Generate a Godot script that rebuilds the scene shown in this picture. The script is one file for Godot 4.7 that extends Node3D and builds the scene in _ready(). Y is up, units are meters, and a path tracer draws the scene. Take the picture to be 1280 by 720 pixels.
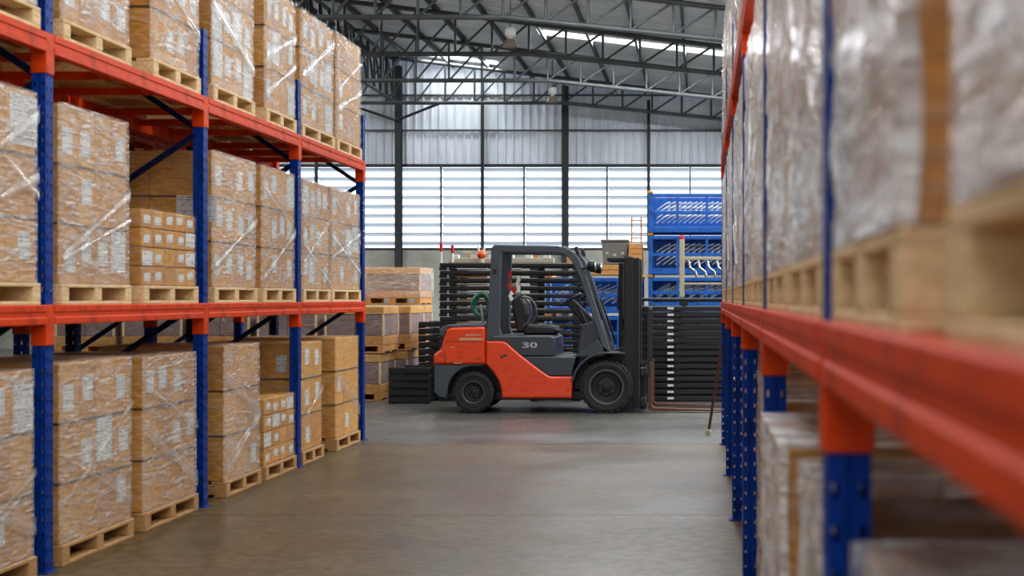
extends Node3D
# A warehouse aisle: two pallet racks full of film-wrapped cartons, a forklift
# crossing the far end, black steel frames, blue cages and a louvred wall.
# Units are metres. The aisle runs along -z; x = 0, z = 0 is below the camera.

const EYE := 1.52
var M := {}
var cache := {}
var used := {}
var rng := RandomNumberGenerator.new()


func _ready() -> void:
	rng.seed = 7
	camera_and_light()
	materials()
	building()
	roof()
	racks()
	loads()
	forklift()
	black_stacks()
	crates()
	blue_cages()
	small_things()


# ------------------------------------------------------------------ camera, sky, light
func camera_and_light() -> void:
	var f := 1778.0
	var near := 0.05
	var at := CameraAttributesPhysical.new()
	at.frustum_near = near
	at.frustum_far = 200.0
	at.frustum_focal_length = 50.0
	at.frustum_focus_distance = 17.5
	at.exposure_aperture = 2.8
	var cam := Camera3D.new()
	cam.name = "camera"
	add_child(cam)
	cam.attributes = at
	cam.keep_aspect = Camera3D.KEEP_HEIGHT
	cam.position = Vector3(0, EYE, 0)
	cam.set_frustum(720.0 / f * near, Vector2(-236.0 / f * near, 12.0 / f * near), near, 200.0)
	cam.current = true

	var sm := ProceduralSkyMaterial.new()
	sm.sky_top_color = Color(0.80, 0.89, 1.0)
	sm.sky_horizon_color = Color(0.96, 0.98, 1.0)
	sm.ground_bottom_color = Color(0.62, 0.62, 0.6)
	sm.ground_horizon_color = Color(0.75, 0.76, 0.76)
	var sky := Sky.new()
	sky.sky_material = sm
	var env := Environment.new()
	env.background_mode = Environment.BG_SKY
	env.sky = sky
	env.background_energy_multiplier = 2.6
	env.tonemap_mode = Environment.TONE_MAPPER_LINEAR
	env.tonemap_exposure = 0.96
	env.sdfgi_enabled = true
	env.ssao_enabled = true
	env.ssil_enabled = true
	var we := WorldEnvironment.new()
	we.name = "world"
	we.environment = env
	add_child(we)

const SKYLIGHT_ENERGY := 38.0
const SKYLIGHT_GLOW := 1.6


# ------------------------------------------------------------------ helpers: nodes
func numbered(called: String) -> String:
	if not used.has(called):
		used[called] = 0
		return called
	used[called] += 1
	return "%s_%03d" % [called, used[called]]


func thing(called: String, label: String, category: String, at := Vector3.ZERO, turn := 0.0, group := "") -> Node3D:
	var o := Node3D.new()
	o.name = numbered(called)
	add_child(o)
	o.position = at
	o.rotation.y = turn
	tag(o, label, category, group)
	return o


func tag(o: Node3D, label: String, category: String, group := "", kind := "") -> void:
	if label: o.set_meta("label", label)
	if category: o.set_meta("category", category)
	if group: o.set_meta("group", group)
	if kind: o.set_meta("kind", kind)


func part(called: String, mesh: Mesh, m: Material, parent: Node3D, at := Vector3.ZERO, basis := Basis.IDENTITY) -> MeshInstance3D:
	var o := MeshInstance3D.new()
	o.name = called
	o.mesh = mesh
	o.material_override = m
	o.transform = Transform3D(basis, at)
	o.cast_shadow = GeometryInstance3D.SHADOW_CASTING_SETTING_ON
	parent.add_child(o, true)
	return o


func solo(called: String, mesh: Mesh, m: Material, at: Vector3, basis: Basis, label: String, category: String, group := "") -> MeshInstance3D:
	var o := part(numbered(called), mesh, m, self, at, basis)
	tag(o, label, category, group)
	return o


func structure(called: String, label: String) -> Node3D:
	var o := Node3D.new()
	o.name = numbered(called)
	add_child(o)
	tag(o, label, "", "", "structure")
	return o


# ------------------------------------------------------------------ helpers: shapes
func start() -> SurfaceTool:
	var st := SurfaceTool.new()
	st.begin(Mesh.PRIMITIVE_TRIANGLES)
	return st


func tri(st: SurfaceTool, a: Vector3, b: Vector3, c: Vector3, n: Vector3) -> void:
	var swap := (b - a).cross(c - a).dot(n) > 0.0
	for p in ([a, c, b] if swap else [a, b, c]):
		st.set_normal(n)
		st.add_vertex(p)


func quad(st: SurfaceTool, a: Vector3, b: Vector3, c: Vector3, d: Vector3, n: Vector3) -> void:
	tri(st, a, b, c, n)
	tri(st, a, c, d, n)


func flat_quad(st: SurfaceTool, a: Vector3, b: Vector3, c: Vector3, d: Vector3, away: Vector3) -> void:
	var n := (b - a).cross(c - a)
	if n.length() < 1e-12:
		n = (c - a).cross(d - a)
	n = n.normalized()
	if n.dot((a + b + c + d) / 4.0 - away) < 0: n = -n
	quad(st, a, b, c, d, n)


# box with chamfered edges added to a SurfaceTool
func add_box(st: SurfaceTool, s: Vector3, c: float, at := Vector3.ZERO, basis := Basis.IDENTITY) -> void:
	var h := s / 2.0
	c = minf(c, minf(h.x, minf(h.y, h.z)) * 0.9)
	var i := h - Vector3(c, c, c)
	var P := func(v: Vector3) -> Vector3: return at + basis * v
	for ax in 3:
		var u := (ax + 1) % 3
		var w := (ax + 2) % 3
		for sg in [-1.0, 1.0]:
			var q := []
			for k in [[-1, -1], [1, -1], [1, 1], [-1, 1]]:
				var v := Vector3.ZERO
				v[ax] = sg * h[ax]
				v[u] = k[0] * i[u]
				v[w] = k[1] * i[w]
				q.append(P.call(v))
			var n := Vector3.ZERO
			n[ax] = sg
			quad(st, q[0], q[1], q[2], q[3], (basis * n).normalized())
			if c <= 0.0: continue
			# the edge between +ax face and each u face
			for su in [-1.0, 1.0]:
				var e := []
				for k in [-1.0, 1.0]:
					var v1 := Vector3.ZERO
					v1[ax] = sg * h[ax]; v1[u] = su * i[u]; v1[w] = k * i[w]
					var v2 := Vector3.ZERO
					v2[ax] = sg * i[ax]; v2[u] = su * h[u]; v2[w] = k * i[w]
					e.append([P.call(v1), P.call(v2)])
				var en := Vector3.ZERO
				en[ax] = sg; en[u] = su
				quad(st, e[0][0], e[0][1], e[1][1], e[1][0], (basis * en).normalized())
	if c > 0.0:
		for sx in [-1.0, 1.0]:
			for sy in [-1.0, 1.0]:
				for sz in [-1.0, 1.0]:
					tri(st, P.call(Vector3(sx * h.x, sy * i.y, sz * i.z)), P.call(Vector3(sx * i.x, sy * h.y, sz * i.z)), P.call(Vector3(sx * i.x, sy * i.y, sz * h.z)), (basis * Vector3(sx, sy, sz)).normalized())


func box(s: Vector3, c := 0.004) -> ArrayMesh:
	var key := "b%.3f_%.3f_%.3f_%.4f" % [s.x, s.y, s.z, c]
	if not cache.has(key):
		var st := start()
		add_box(st, s, c)
		cache[key] = st.commit()
	return cache[key]


# polygon in xy, drawn out along z from z0 to z1, edges of both ends bevelled
func add_prism(st: SurfaceTool, poly: PackedVector2Array, z0: float, z1: float, bev := 0.0) -> void:
	var n := poly.size()
	var ccw := not Geometry2D.is_polygon_clockwise(poly)
	# is_polygon_clockwise works with y down, so test the area directly
	var area := 0.0
	for i in n:
		area += poly[i].cross(poly[(i + 1) % n])
	ccw = area > 0
	var inner := PackedVector2Array()
	for i in n:
		var a := (poly[i] - poly[(i + n - 1) % n]).normalized()
		var b := (poly[(i + 1) % n] - poly[i]).normalized()
		var na := Vector2(-a.y, a.x) * (1.0 if ccw else -1.0)
		var nb := Vector2(-b.y, b.x) * (1.0 if ccw else -1.0)
		var m := (na + nb)
		m = m.normalized() / maxf(0.5, m.normalized().dot(na)) if m.length() > 0.01 else na
		inner.append(poly[i] + m * bev)
	var t := Geometry2D.triangulate_polygon(inner if bev > 0 else poly)
	var cap := inner if bev > 0 else poly
	if t.is_empty():
		cap = poly
		t = Geometry2D.triangulate_polygon(poly)
	for e in [[z0, -1.0], [z1, 1.0]]:
		for k in range(0, t.size(), 3):
			tri(st, Vector3(cap[t[k]].x, cap[t[k]].y, e[0]), Vector3(cap[t[k + 1]].x, cap[t[k + 1]].y, e[0]), Vector3(cap[t[k + 2]].x, cap[t[k + 2]].y, e[0]), Vector3(0, 0, e[1]))
	for i in n:
		var p := poly[i]
		var q := poly[(i + 1) % n]
		var d := (q - p).normalized()
		var o := Vector2(d.y, -d.x) * (1.0 if ccw else -1.0)
		quad(st, Vector3(p.x, p.y, z0 + bev), Vector3(q.x, q.y, z0 + bev), Vector3(q.x, q.y, z1 - bev), Vector3(p.x, p.y, z1 - bev), Vector3(o.x, o.y, 0))
		if bev > 0:
			var pi := inner[i]
			var qi := inner[(i + 1) % n]
			quad(st, Vector3(p.x, p.y, z0 + bev), Vector3(q.x, q.y, z0 + bev), Vector3(qi.x, qi.y, z0), Vector3(pi.x, pi.y, z0), Vector3(o.x, o.y, -1).normalized())
			quad(st, Vector3(p.x, p.y, z1 - bev), Vector3(q.x, q.y, z1 - bev), Vector3(qi.x, qi.y, z1), Vector3(pi.x, pi.y, z1), Vector3(o.x, o.y, 1).normalized())


func prism(pts: Array, z0: float, z1: float, bev := 0.0) -> ArrayMesh:
	var st := start()
	add_prism(st, PackedVector2Array(pts), z0, z1, bev)
	return st.commit()


# a bar of rectangular section that follows a path in xy
func path_bar(pts: Array, widths: Array, z0: float, z1: float, bev := 0.008) -> ArrayMesh:
	var l := []
	var r := []
	for i in pts.size():
		var d: Vector2 = (pts[mini(i + 1, pts.size() - 1)] - pts[maxi(i - 1, 0)]).normalized()
		var n: Vector2 = Vector2(-d.y, d.x) * (widths[i] / 2.0)
		l.append(pts[i] + n)
		r.push_front(pts[i] - n)
	return prism(l + r, z0, z1, bev)


# round tube along a path
func add_tube(st: SurfaceTool, pts: Array, r: float, segs := 8, closed := false) -> void:
	var n := pts.size()
	var rings := []
	var up := Vector3(0.13, 0.97, 0.21)
	for i in n:
		var a: Vector3 = pts[(i + n - 1) % n] if closed else pts[maxi(i - 1, 0)]
		var b: Vector3 = pts[(i + 1) % n] if closed else pts[mini(i + 1, n - 1)]
		var t := (b - a).normalized()
		if absf(t.dot(up)) > 0.98: up = Vector3(0.9, 0.1, 0.42)
		var u := t.cross(up).normalized()
		var v := t.cross(u).normalized()
		var ring := []
		for k in segs:
			var g := TAU * k / segs
			ring.append((u * cos(g) + v * sin(g)))
		rings.append(ring)
		up = -v if v.dot(up) < 0 else v
	for i in (n if closed else n - 1):
		var j := (i + 1) % n
		for k in segs:
			var k2 := (k + 1) % segs
			var vs := [[pts[i], rings[i][k]], [pts[i], rings[i][k2]], [pts[j], rings[j][k2]], [pts[j], rings[j][k]]]
			var mid: Vector3 = (rings[i][k] + rings[i][k2]).normalized()
			for f in [[0, 1, 2], [0, 2, 3]]:
				var A: Vector3 = vs[f[0]][0] + vs[f[0]][1] * r
				var B: Vector3 = vs[f[1]][0] + vs[f[1]][1] * r
				var C: Vector3 = vs[f[2]][0] + vs[f[2]][1] * r
				var o: Array = f if (B - A).cross(C - A).dot(mid) <= 0 else [f[0], f[2], f[1]]
				for q in o:
					st.set_normal(vs[q][1])
					st.add_vertex(vs[q][0] + vs[q][1] * r)
	if not closed:
		for e in [[0, 1], [n - 1, n - 2]]:
			var c: Vector3 = pts[e[0]]
			var nn: Vector3 = (c - pts[e[1]]).normalized()
			for k in segs:
				tri(st, c, c + rings[e[0]][k] * r, c + rings[e[0]][(k + 1) % segs] * r, nn)


func tube(pts: Array, r: float, segs := 8, closed := false) -> ArrayMesh:
	var st := start()
	add_tube(st, pts, r, segs, closed)
	return st.commit()


# profile of (radius, z) turned about the z axis
func add_lathe(st: SurfaceTool, prof: Array, segs := 28, at := Vector3.ZERO, basis := Basis.IDENTITY) -> void:
	for i in prof.size() - 1:
		var p: Vector2 = prof[i]
		var q: Vector2 = prof[i + 1]
		var d := (q - p)
		if d.length() < 1e-6: continue
		d = d.normalized()
		var nr := Vector2(d.y, -d.x)
		for k in segs:
			var a := TAU * k / segs
			var b := TAU * (k + 1) / segs
			var V := func(pt: Vector2, g: float) -> Vector3: return at + basis * Vector3(pt.x * cos(g), pt.x * sin(g), pt.y)
			var N := func(g: float) -> Vector3: return basis * Vector3(nr.x * cos(g), nr.x * sin(g), nr.y)
			var vs := [V.call(p, a), V.call(p, b), V.call(q, b), V.call(q, a)]
			var ns := [N.call(a), N.call(b), N.call(b), N.call(a)]
			for f in [[0, 1, 2], [0, 2, 3]]:
				var A: Vector3 = vs[f[0]]
				var B: Vector3 = vs[f[1]]
				var C: Vector3 = vs[f[2]]
				if (B - A).cross(C - A).length() < 1e-10: continue
				var o: Array = f if (B - A).cross(C - A).dot(ns[f[0]] + ns[f[1]]) <= 0 else [f[0], f[2], f[1]]
				for x in o:
					st.set_normal(ns[x])
					st.add_vertex(vs[x])


func lathe(prof: Array, segs := 28) -> ArrayMesh:
	var st := start()
	add_lathe(st, prof, segs)
	return st.commit()


# a straight round bar between two points: one shared mesh, stretched
func rod(called: String, a: Vector3, b: Vector3, r: float, m: Material, parent: Node3D) -> MeshInstance3D:
	if not cache.has("rod"):
		var c := CylinderMesh.new()
		c.top_radius = 1.0
		c.bottom_radius = 1.0
		c.height = 1.0
		c.radial_segments = 10
		c.rings = 1
		cache["rod"] = c
	return part(called, cache["rod"], m, parent, (a + b) / 2.0, along(a, b, r, r))


func along(a: Vector3, b: Vector3, sx: float, sz: float) -> Basis:
	var y := (b - a)
	var t := y.normalized()
	var ref := Vector3(0, 0, 1) if absf(t.z) < 0.9 else Vector3(1, 0, 0)
	var x := t.cross(ref).normalized()
	var z := x.cross(t).normalized()
	return Basis(x * sx, y, z * sz)


# a straight square bar between two points
func bar(called: String, a: Vector3, b: Vector3, w: float, d: float, m: Material, parent: Node3D) -> MeshInstance3D:
	return part(called, box(Vector3(1, 1, 1), 0.03), m, parent, (a + b) / 2.0, along(a, b, w, d))


func wheel_turn() -> Basis:
	return Basis.IDENTITY


# ------------------------------------------------------------------ materials
func noise_tex(freq: float, stops: Array, colors: Array, size := 512, kind := FastNoiseLite.TYPE_SIMPLEX_SMOOTH, octaves := 4, seed_ := 1) -> NoiseTexture2D:
	var n := FastNoiseLite.new()
	n.noise_type = kind
	n.frequency = freq
	n.fractal_octaves = octaves
	n.seed = seed_
	var t := NoiseTexture2D.new()
	t.width = size
	t.height = size
	t.seamless = true
	t.noise = n
	if stops:
		var g := Gradient.new()
		g.offsets = PackedFloat32Array(stops)
		g.colors = PackedColorArray(colors)
		t.color_ramp = g
	return t


func normal_tex(freq: float, strength: float, size := 512, octaves := 4, ridged := false, seed_ := 3) -> NoiseTexture2D:
	var t := noise_tex(freq, [], [], size, FastNoiseLite.TYPE_SIMPLEX_SMOOTH, octaves, seed_)
	if ridged: t.noise.fractal_type = FastNoiseLite.FRACTAL_RIDGED
	t.as_normal_map = true
	t.bump_strength = strength
	return t


func mat(called: String, c: Color, rough: float, metal := 0.0) -> StandardMaterial3D:
	var m := StandardMaterial3D.new()
	m.resource_name = called
	m.albedo_color = c
	m.roughness = rough
	m.metallic = metal
	M[called] = m
	return m


func textured(m: StandardMaterial3D, t: Texture2D, scale: Vector3, world := true) -> void:
	m.albedo_texture = t
	m.uv1_triplanar = true
	m.uv1_world_triplanar = world
	m.uv1_scale = scale


func film_texture(lo: float, hi: float, power: float, seed_: int) -> ImageTexture:
	var n := FastNoiseLite.new()
	n.noise_type = FastNoiseLite.TYPE_SIMPLEX_SMOOTH
	n.fractal_type = FastNoiseLite.FRACTAL_RIDGED
	n.fractal_octaves = 4
	n.frequency = 0.012
	n.seed = seed_
	var a := n.get_seamless_image(512, 512)
	n.fractal_type = FastNoiseLite.FRACTAL_FBM
	n.frequency = 0.006
	n.seed = seed_ + 9
	var b := n.get_seamless_image(512, 512)
	a.convert(Image.FORMAT_L8)
	b.convert(Image.FORMAT_L8)
	var da := a.get_data()
	var db := b.get_data()
	var out := PackedByteArray()
	out.resize(512 * 512 * 4)
	for i in 512 * 512:
		var v := pow(da[i] / 255.0, power) * (0.35 + 1.1 * db[i] / 255.0)
		var al := clampf(lo + (hi - lo) * v, 0.0, 0.95)
		out[i * 4] = 238
		out[i * 4 + 1] = 235
		out[i * 4 + 2] = 228
		out[i * 4 + 3] = int(al * 255.0)
	return ImageTexture.create_from_image(Image.create_from_data(512, 512, false, Image.FORMAT_RGBA8, out))


func print_texture(seed_: int) -> ImageTexture:
	var r := RandomNumberGenerator.new()
	r.seed = seed_
	var im := Image.create(64, 64, false, Image.FORMAT_RGBA8)
	im.fill(Color(0.9, 0.9, 0.89))
	for row in 6:
		var y := 6 + row * 9
		var x := 5
		while x < 58:
			var w := r.randi_range(3, 12)
			if r.randf() < 0.62:
				im.fill_rect(Rect2i(x, y, mini(w, 58 - x), r.randi_range(2, 4)), Color(0.45, 0.47, 0.52))
			x += w + 2
	return ImageTexture.create_from_image(im)


func materials() -> void:
	# cardboard
	var grain := noise_tex(0.02, [0.25, 0.5, 0.75], [Color(0.86, 0.84, 0.8), Color(0.95, 0.94, 0.92), Color(1, 1, 1)], 512, FastNoiseLite.TYPE_SIMPLEX_SMOOTH, 5, 5)
	var tones := [Color(0.81, 0.575, 0.21), Color(0.77, 0.53, 0.185), Color(0.84, 0.61, 0.25)]
	for i in 3:
		textured(mat("cardboard_%d" % i, tones[i], 0.78), grain, Vector3(0.9, 3.0, 0.9))
	textured(mat("cardboard_brown", Color(0.52, 0.36, 0.24), 0.8), grain, Vector3(0.9, 3.0, 0.9))
	textured(mat("cardboard_ochre", Color(0.80, 0.55, 0.22), 0.75), grain, Vector3(0.9, 3.0, 0.9))
	textured(mat("cardboard_mauve", Color(0.55, 0.44, 0.42), 0.8), grain, Vector3(0.9, 3.0, 0.9))
	mat("tape", Color(0.24, 0.16, 0.10), 0.5)
	for i in 2:
		var p := mat("paper_%d" % i, Color(0.93, 0.93, 0.92), 0.6)
		textured(p, print_texture(31 + i), Vector3(7, 7, 7), false)
	# shrink film
	var crease := normal_tex(0.024, 14.0, 512, 5, true)
	var kinds := {"film": [0.15, 0.66, 2.1, 11], "film_dense": [0.38, 1.1, 1.5, 23], "film_thin": [0.02, 0.30, 2.8, 37]}
	for k in kinds:
		var d: Array = kinds[k]
		var m := mat(k, Color(1, 1, 1), 0.2)
		m.transparency = BaseMaterial3D.TRANSPARENCY_ALPHA
		textured(m, film_texture(d[0], d[1], d[2], d[3]), Vector3(0.32, 1.5, 0.32))
		m.metallic_specular = 0.8
		m.normal_enabled = true
		m.normal_texture = crease
		m.normal_scale = 0.9
	var band := mat("film_band", Color(0.93, 0.90, 0.84, 0.15), 0.25)
	band.transparency = BaseMaterial3D.TRANSPARENCY_ALPHA
	band.metallic_specular = 0.8
	# wood
	var wood := noise_tex(0.03, [0.2, 0.5, 0.8], [Color(0.90, 0.87, 0.82), Color(0.96, 0.945, 0.92), Color(1, 1, 1)], 512, FastNoiseLite.TYPE_SIMPLEX_SMOOTH, 4, 8)
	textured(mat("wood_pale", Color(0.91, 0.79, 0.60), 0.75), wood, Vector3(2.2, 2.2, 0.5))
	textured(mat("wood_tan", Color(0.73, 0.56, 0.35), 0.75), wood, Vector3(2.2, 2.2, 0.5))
	textured(mat("wood_crate", Color(0.82, 0.58, 0.33), 0.75), wood, Vector3(0.5, 3, 2))
	# rack steel
	var worn := noise_tex(0.01, [0.0, 0.32, 0.5, 1.0], [Color(0.75, 0.72, 0.7), Color(0.92, 0.91, 0.9), Color(1, 1, 1), Color(1, 1, 1)], 512, FastNoiseLite.TYPE_SIMPLEX_SMOOTH, 5, 13)
	textured(mat("rack_orange", Color(0.84, 0.255, 0.05), 0.5), worn, Vector3(1.3, 1.3, 1.3))
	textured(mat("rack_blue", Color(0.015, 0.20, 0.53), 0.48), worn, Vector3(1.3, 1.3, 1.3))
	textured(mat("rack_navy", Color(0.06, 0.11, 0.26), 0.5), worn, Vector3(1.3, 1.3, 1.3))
	for k in ["rack_orange", "rack_blue", "rack_navy"]:
		M[k].metallic_specular = 0.22
	textured(mat("cage_blue", Color(0.01, 0.34, 0.68), 0.45), worn, Vector3(1.3, 1.3, 1.3))
	# concrete
	var stain := noise_tex(0.005, [0.0, 0.5, 1.0], [Color(0.80, 0.79, 0.77), Color(0.92, 0.915, 0.91), Color(1, 1, 1)], 1024, FastNoiseLite.TYPE_SIMPLEX_SMOOTH, 4, 17)
	var fine := noise_tex(0.03, [0.3, 0.5, 0.7], [Color(0.72, 0.71, 0.69), Color(0.90, 0.90, 0.89), Color(1, 1, 1)], 512, FastNoiseLite.TYPE_SIMPLEX_SMOOTH, 5, 19)
	var gloss := noise_tex(0.008, [0.3, 0.7], [Color(0.80, 0.80, 0.80), Color(1, 1, 1)], 512, FastNoiseLite.TYPE_SIMPLEX_SMOOTH, 5, 29)
	for d in [["slab_aisle", Color(0.42, 0.335, 0.205), 0.42], ["slab_grey", Color(0.43, 0.425, 0.41), 0.36], ["wall_concrete", Color(0.66, 0.66, 0.62), 0.85]]:
		var m := mat(d[0], d[1], d[2])
		textured(m, stain, Vector3(0.16, 0.16, 0.16))
		m.roughness_texture = gloss
		m.metallic_specular = 0.4
		m.detail_enabled = d[0] != "wall_concrete"
		m.detail_albedo = fine
		m.detail_blend_mode = BaseMaterial3D.BLEND_MODE_MUL
		m.detail_uv_layer = BaseMaterial3D.DETAIL_UV_2
		m.uv2_triplanar = true
		m.uv2_world_triplanar = true
		m.uv2_scale = Vector3(0.45, 0.6, 0.6)
	mat("joint", Color(0.16, 0.14, 0.12), 0.9)
	# building metal
	var dull := noise_tex(0.004, [0.25, 0.55, 0.8], [Color(0.88, 0.885, 0.89), Color(0.95, 0.95, 0.955), Color(1, 1, 1)], 512, FastNoiseLite.TYPE_SIMPLEX_SMOOTH, 5, 41)
	textured(mat("siding", Color(0.90, 0.925, 0.95), 0.5, 0.0), dull, Vector3(0.3, 0.1, 0.3))
	textured(mat("roof_sheet", Color(0.86, 0.87, 0.88), 0.4, 0.0), dull, Vector3(0.1, 0.3, 0.5))
	textured(mat("truss_steel", Color(0.29, 0.30, 0.30), 0.5, 0.1), dull, Vector3(0.6, 0.6, 0.6))
	mat("steel_dark", Color(0.13, 0.14, 0.145), 0.55, 0.2)
	var sl := mat("louvre_slat", Color(0.86, 0.865, 0.87), 0.55)
	sl.backlight_enabled = true
	sl.backlight = Color(1, 1, 1)
	var sk := mat("skylight_panel", Color(0.9, 0.92, 0.92), 0.5)
	sk.emission_enabled = true
	sk.emission = Color(0.96, 0.98, 1.0)
	sk.emission_energy_multiplier = SKYLIGHT_GLOW
	mat("lamp_white", Color(0.88, 0.88, 0.86), 0.4)
	mat("lamp_aluminium", Color(0.62, 0.57, 0.5), 0.35, 0.6)
	# forklift
	var scuff := noise_tex(0.013, [0.0, 0.2, 0.5, 1.0], [Color(0.72, 0.70, 0.68), Color(0.93, 0.92, 0.91), Color(0.98, 0.98, 0.98), Color(1, 1, 1)], 512, FastNoiseLite.TYPE_SIMPLEX_SMOOTH, 6, 47)
	textured(mat("truck_orange", Color(0.93, 0.275, 0.075), 0.36), scuff, Vector3(0.8, 1.6, 0.8))
	textured(mat("truck_grey", Color(0.21, 0.235, 0.265), 0.36), scuff, Vector3(1.1, 1.1, 1.1))
	mat("truck_slate", Color(0.26, 0.295, 0.33), 0.36)
	mat("truck_black", Color(0.055, 0.057, 0.06), 0.5)
	textured(mat("rubber", Color(0.14, 0.135, 0.13), 0.8), worn, Vector3(3, 3, 3))
	mat("rim_black", Color(0.10, 0.10, 0.102), 0.4, 0.2)
	mat("rim_edge", Color(0.36, 0.36, 0.35), 0.5, 0.2)
	mat("bolt_steel", Color(0.35, 0.34, 0.32), 0.4, 0.7)
	mat("chrome", Color(0.75, 0.76, 0.77), 0.18, 0.9)
	mat("vinyl", Color(0.05, 0.05, 0.05), 0.4)
	mat("decal_grey", Color(0.72, 0.73, 0.74), 0.5)
	textured(mat("rust", Color(0.36, 0.22, 0.16), 0.8), scuff, Vector3(2, 2, 2))
	mat("scrape", Color(0.80, 0.62, 0.48), 0.6)
	# stock
	textured(mat("frame_black", Color(0.075, 0.076, 0.08), 0.38), worn, Vector3(1.5, 1.5, 1.5))
	mat("rod_steel", Color(0.70, 0.73, 0.75), 0.35, 0.5)
	mat("sticker_white", Color(0.88, 0.88, 0.88), 0.6)
	mat("red", Color(0.75, 0.08, 0.08), 0.5)
	mat("white_paint", Color(0.88, 0.87, 0.84), 0.5)
	mat("cream", Color(0.72, 0.68, 0.58), 0.6)
	mat("hose_green", Color(0.02, 0.36, 0.29), 0.45)
	mat("orange_plastic", Color(0.85, 0.33, 0.06), 0.45)
	mat("brass", Color(0.72, 0.50, 0.14), 0.4, 0.4)
	mat("grey_plastic", Color(0.42, 0.41, 0.38), 0.5)


# ------------------------------------------------------------------ building
const XL := -24.0
const XR := 14.0
const ZB := -42.0
const ZF := 9.0


func roof_y(x: float) -> float:
	return 8.762 - 0.12 * absf(x + 10.0)


func building() -> void:
	# floor: slabs with sawn joints over a dark bed
	var fl := structure("floor", "polished brown-grey concrete warehouse floor with sawn joints")
	part("bed", box(Vector3(XR - XL, 0.2, ZF - ZB), 0), M.joint, fl, Vector3((XL + XR) / 2, -0.112, (ZF + ZB) / 2))
	var cuts := [ZF, 5.0, 0.1, -4.95, -9.94, -14.75, -20.2, -25.6, -31.0, -36.5, ZB]
	for i in cuts.size() - 1:
		var z0: float = cuts[i] - 0.004
		var z1: float = cuts[i + 1] + 0.004
		part("slab", box(Vector3(XR - XL, 0.1, z0 - z1), 0.004), M.slab_aisle if cuts[i] > -14.0 else M.slab_grey, fl, Vector3((XL + XR) / 2, -0.05, (z0 + z1) / 2))
	part("yard", box(Vector3(120, 0.1, 40), 0), M.wall_concrete, fl, Vector3(-5, -0.25, ZB - 20.5))
	part("yard", box(Vector3(120, 0.1, 40), 0), M.wall_concrete, fl, Vector3(-5, -0.25, ZF + 20.5))

	# back wall: concrete below, louvres, ribbed sheets above
	var wb := structure("wall_back", "back wall of concrete below louvres and ribbed metal sheets")
	part("plinth", box(Vector3(XR - XL, 2.94, 0.2), 0.01), M.wall_concrete, wb, Vector3((XL + XR) / 2, 1.47, ZB - 0.1))
	part("sill", box(Vector3(XR - XL, 0.05, 0.26), 0.01), M.steel_dark, wb, Vector3((XL + XR) / 2, 2.965, ZB - 0.08))
	part("head_rail", box(Vector3(XR - XL, 0.09, 0.12), 0.01), M.steel_dark, wb, Vector3((XL + XR) / 2, 5.42, ZB - 0.05))
	var x := XL
	while x < XR - 0.01:
		var w := minf(0.72, XR - x)
		var top := maxf(roof_y(x), roof_y(x + w)) - 0.02
		part("siding_sheet", rib_sheet(top - 5.42), M.siding, wb, Vector3(x, 5.42, ZB - 0.12))
		x += 0.72
	for y in [6.46, 7.5]:
		part("girt", box(Vector3(XR - XL, 0.05, 0.08), 0.006), M.truss_steel, wb, Vector3((XL + XR) / 2, y, ZB - 0.03))
	# columns and mullions
	var k := 0
	var cx := -3.99 - 4.9 * 4
	while cx < XR:
		var main := k % 4 == 0
		if main:
			var c := structure("column", "dark steel column standing against the louvred back wall")
			var h := roof_y(cx) - 0.3
			part("web", box(Vector3(0.03, h, 0.2), 0), M.steel_dark, c, Vector3(cx, h / 2, ZB + 0.16))
			for s in [-1, 1]:
				part("flange", box(Vector3(0.19, h, 0.02), 0.003), M.steel_dark, c, Vector3(cx, h / 2, ZB + 0.16 + s * 0.1))
		elif k % 4 == 2:
			part("post", box(Vector3(0.09, roof_y(cx) - 0.4 - 2.94, 0.09), 0.005), M.steel_dark, wb, Vector3(cx, (roof_y(cx) - 0.4 + 2.94) / 2, ZB + 0.05))
		else:
			part("mullion", box(Vector3(0.05, 2.45, 0.07), 0.005), M.steel_dark, wb, Vector3(cx, 4.18, ZB + 0.02))
		cx += 1.225
		k += 1
	# louvre windows, one for each bay between columns
	cx = -3.99 - 4.9 * 4
	var nw := 1
	while cx < XR - 1.2:
		var o := Node3D.new()
		o.name = "window_%d" % nw
		add_child(o)
		tag(o, "white horizontal louvre slats between dark columns letting daylight in", "", "", "structure")
		nw += 1
		for q in 4:
			var x0: float = cx + q * 1.225 + 0.03
			if x0 + 1.165 > XR: continue
			for s in 9:
				part("slat", slat_mesh(1.165), M.louvre_slat, o, Vector3(x0 + 0.5825, 3.0 + 0.272 * s + 0.12, ZB - 0.06))
		cx += 4.9
	# side walls
	for s in [[XL, -1, "wall_left"], [XR, 1, "wall_right"]]:
		var wl := structure(s[2], "ribbed metal side wall on a concrete plinth")
		var h := roof_y(s[0])
		part("plinth", box(Vector3(0.2, 2.94, ZF - ZB), 0.01), M.wall_concrete, wl, Vector3(s[0] + s[1] * 0.1, 1.47, (ZF + ZB) / 2))
		part("siding_panel", box(Vector3(0.1, h - 2.94, ZF - ZB), 0.01), M.siding, wl, Vector3(s[0] + s[1] * 0.08, (h + 2.94) / 2, (ZF + ZB) / 2))
	# front wall behind the viewer with two wide open loading doors
	var wf := structure("wall_front", "front wall with wide open loading doors")
	var edges := [XL, -18.0, -13.0, -5.5, 4.5, XR]
	for i in edges.size() - 1:
		var w: float = edges[i + 1] - edges[i]
		var mid: float = (edges[i + 1] + edges[i]) / 2
		var open := i % 2 == 1
		var lo := 4.2 if open else 0.0
		var h := 8.8
		part("wall_panel", box(Vector3(w, h - lo, 0.2), 0), M.siding, wf, Vector3(mid, (h + lo) / 2, ZF + 0.1))


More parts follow.
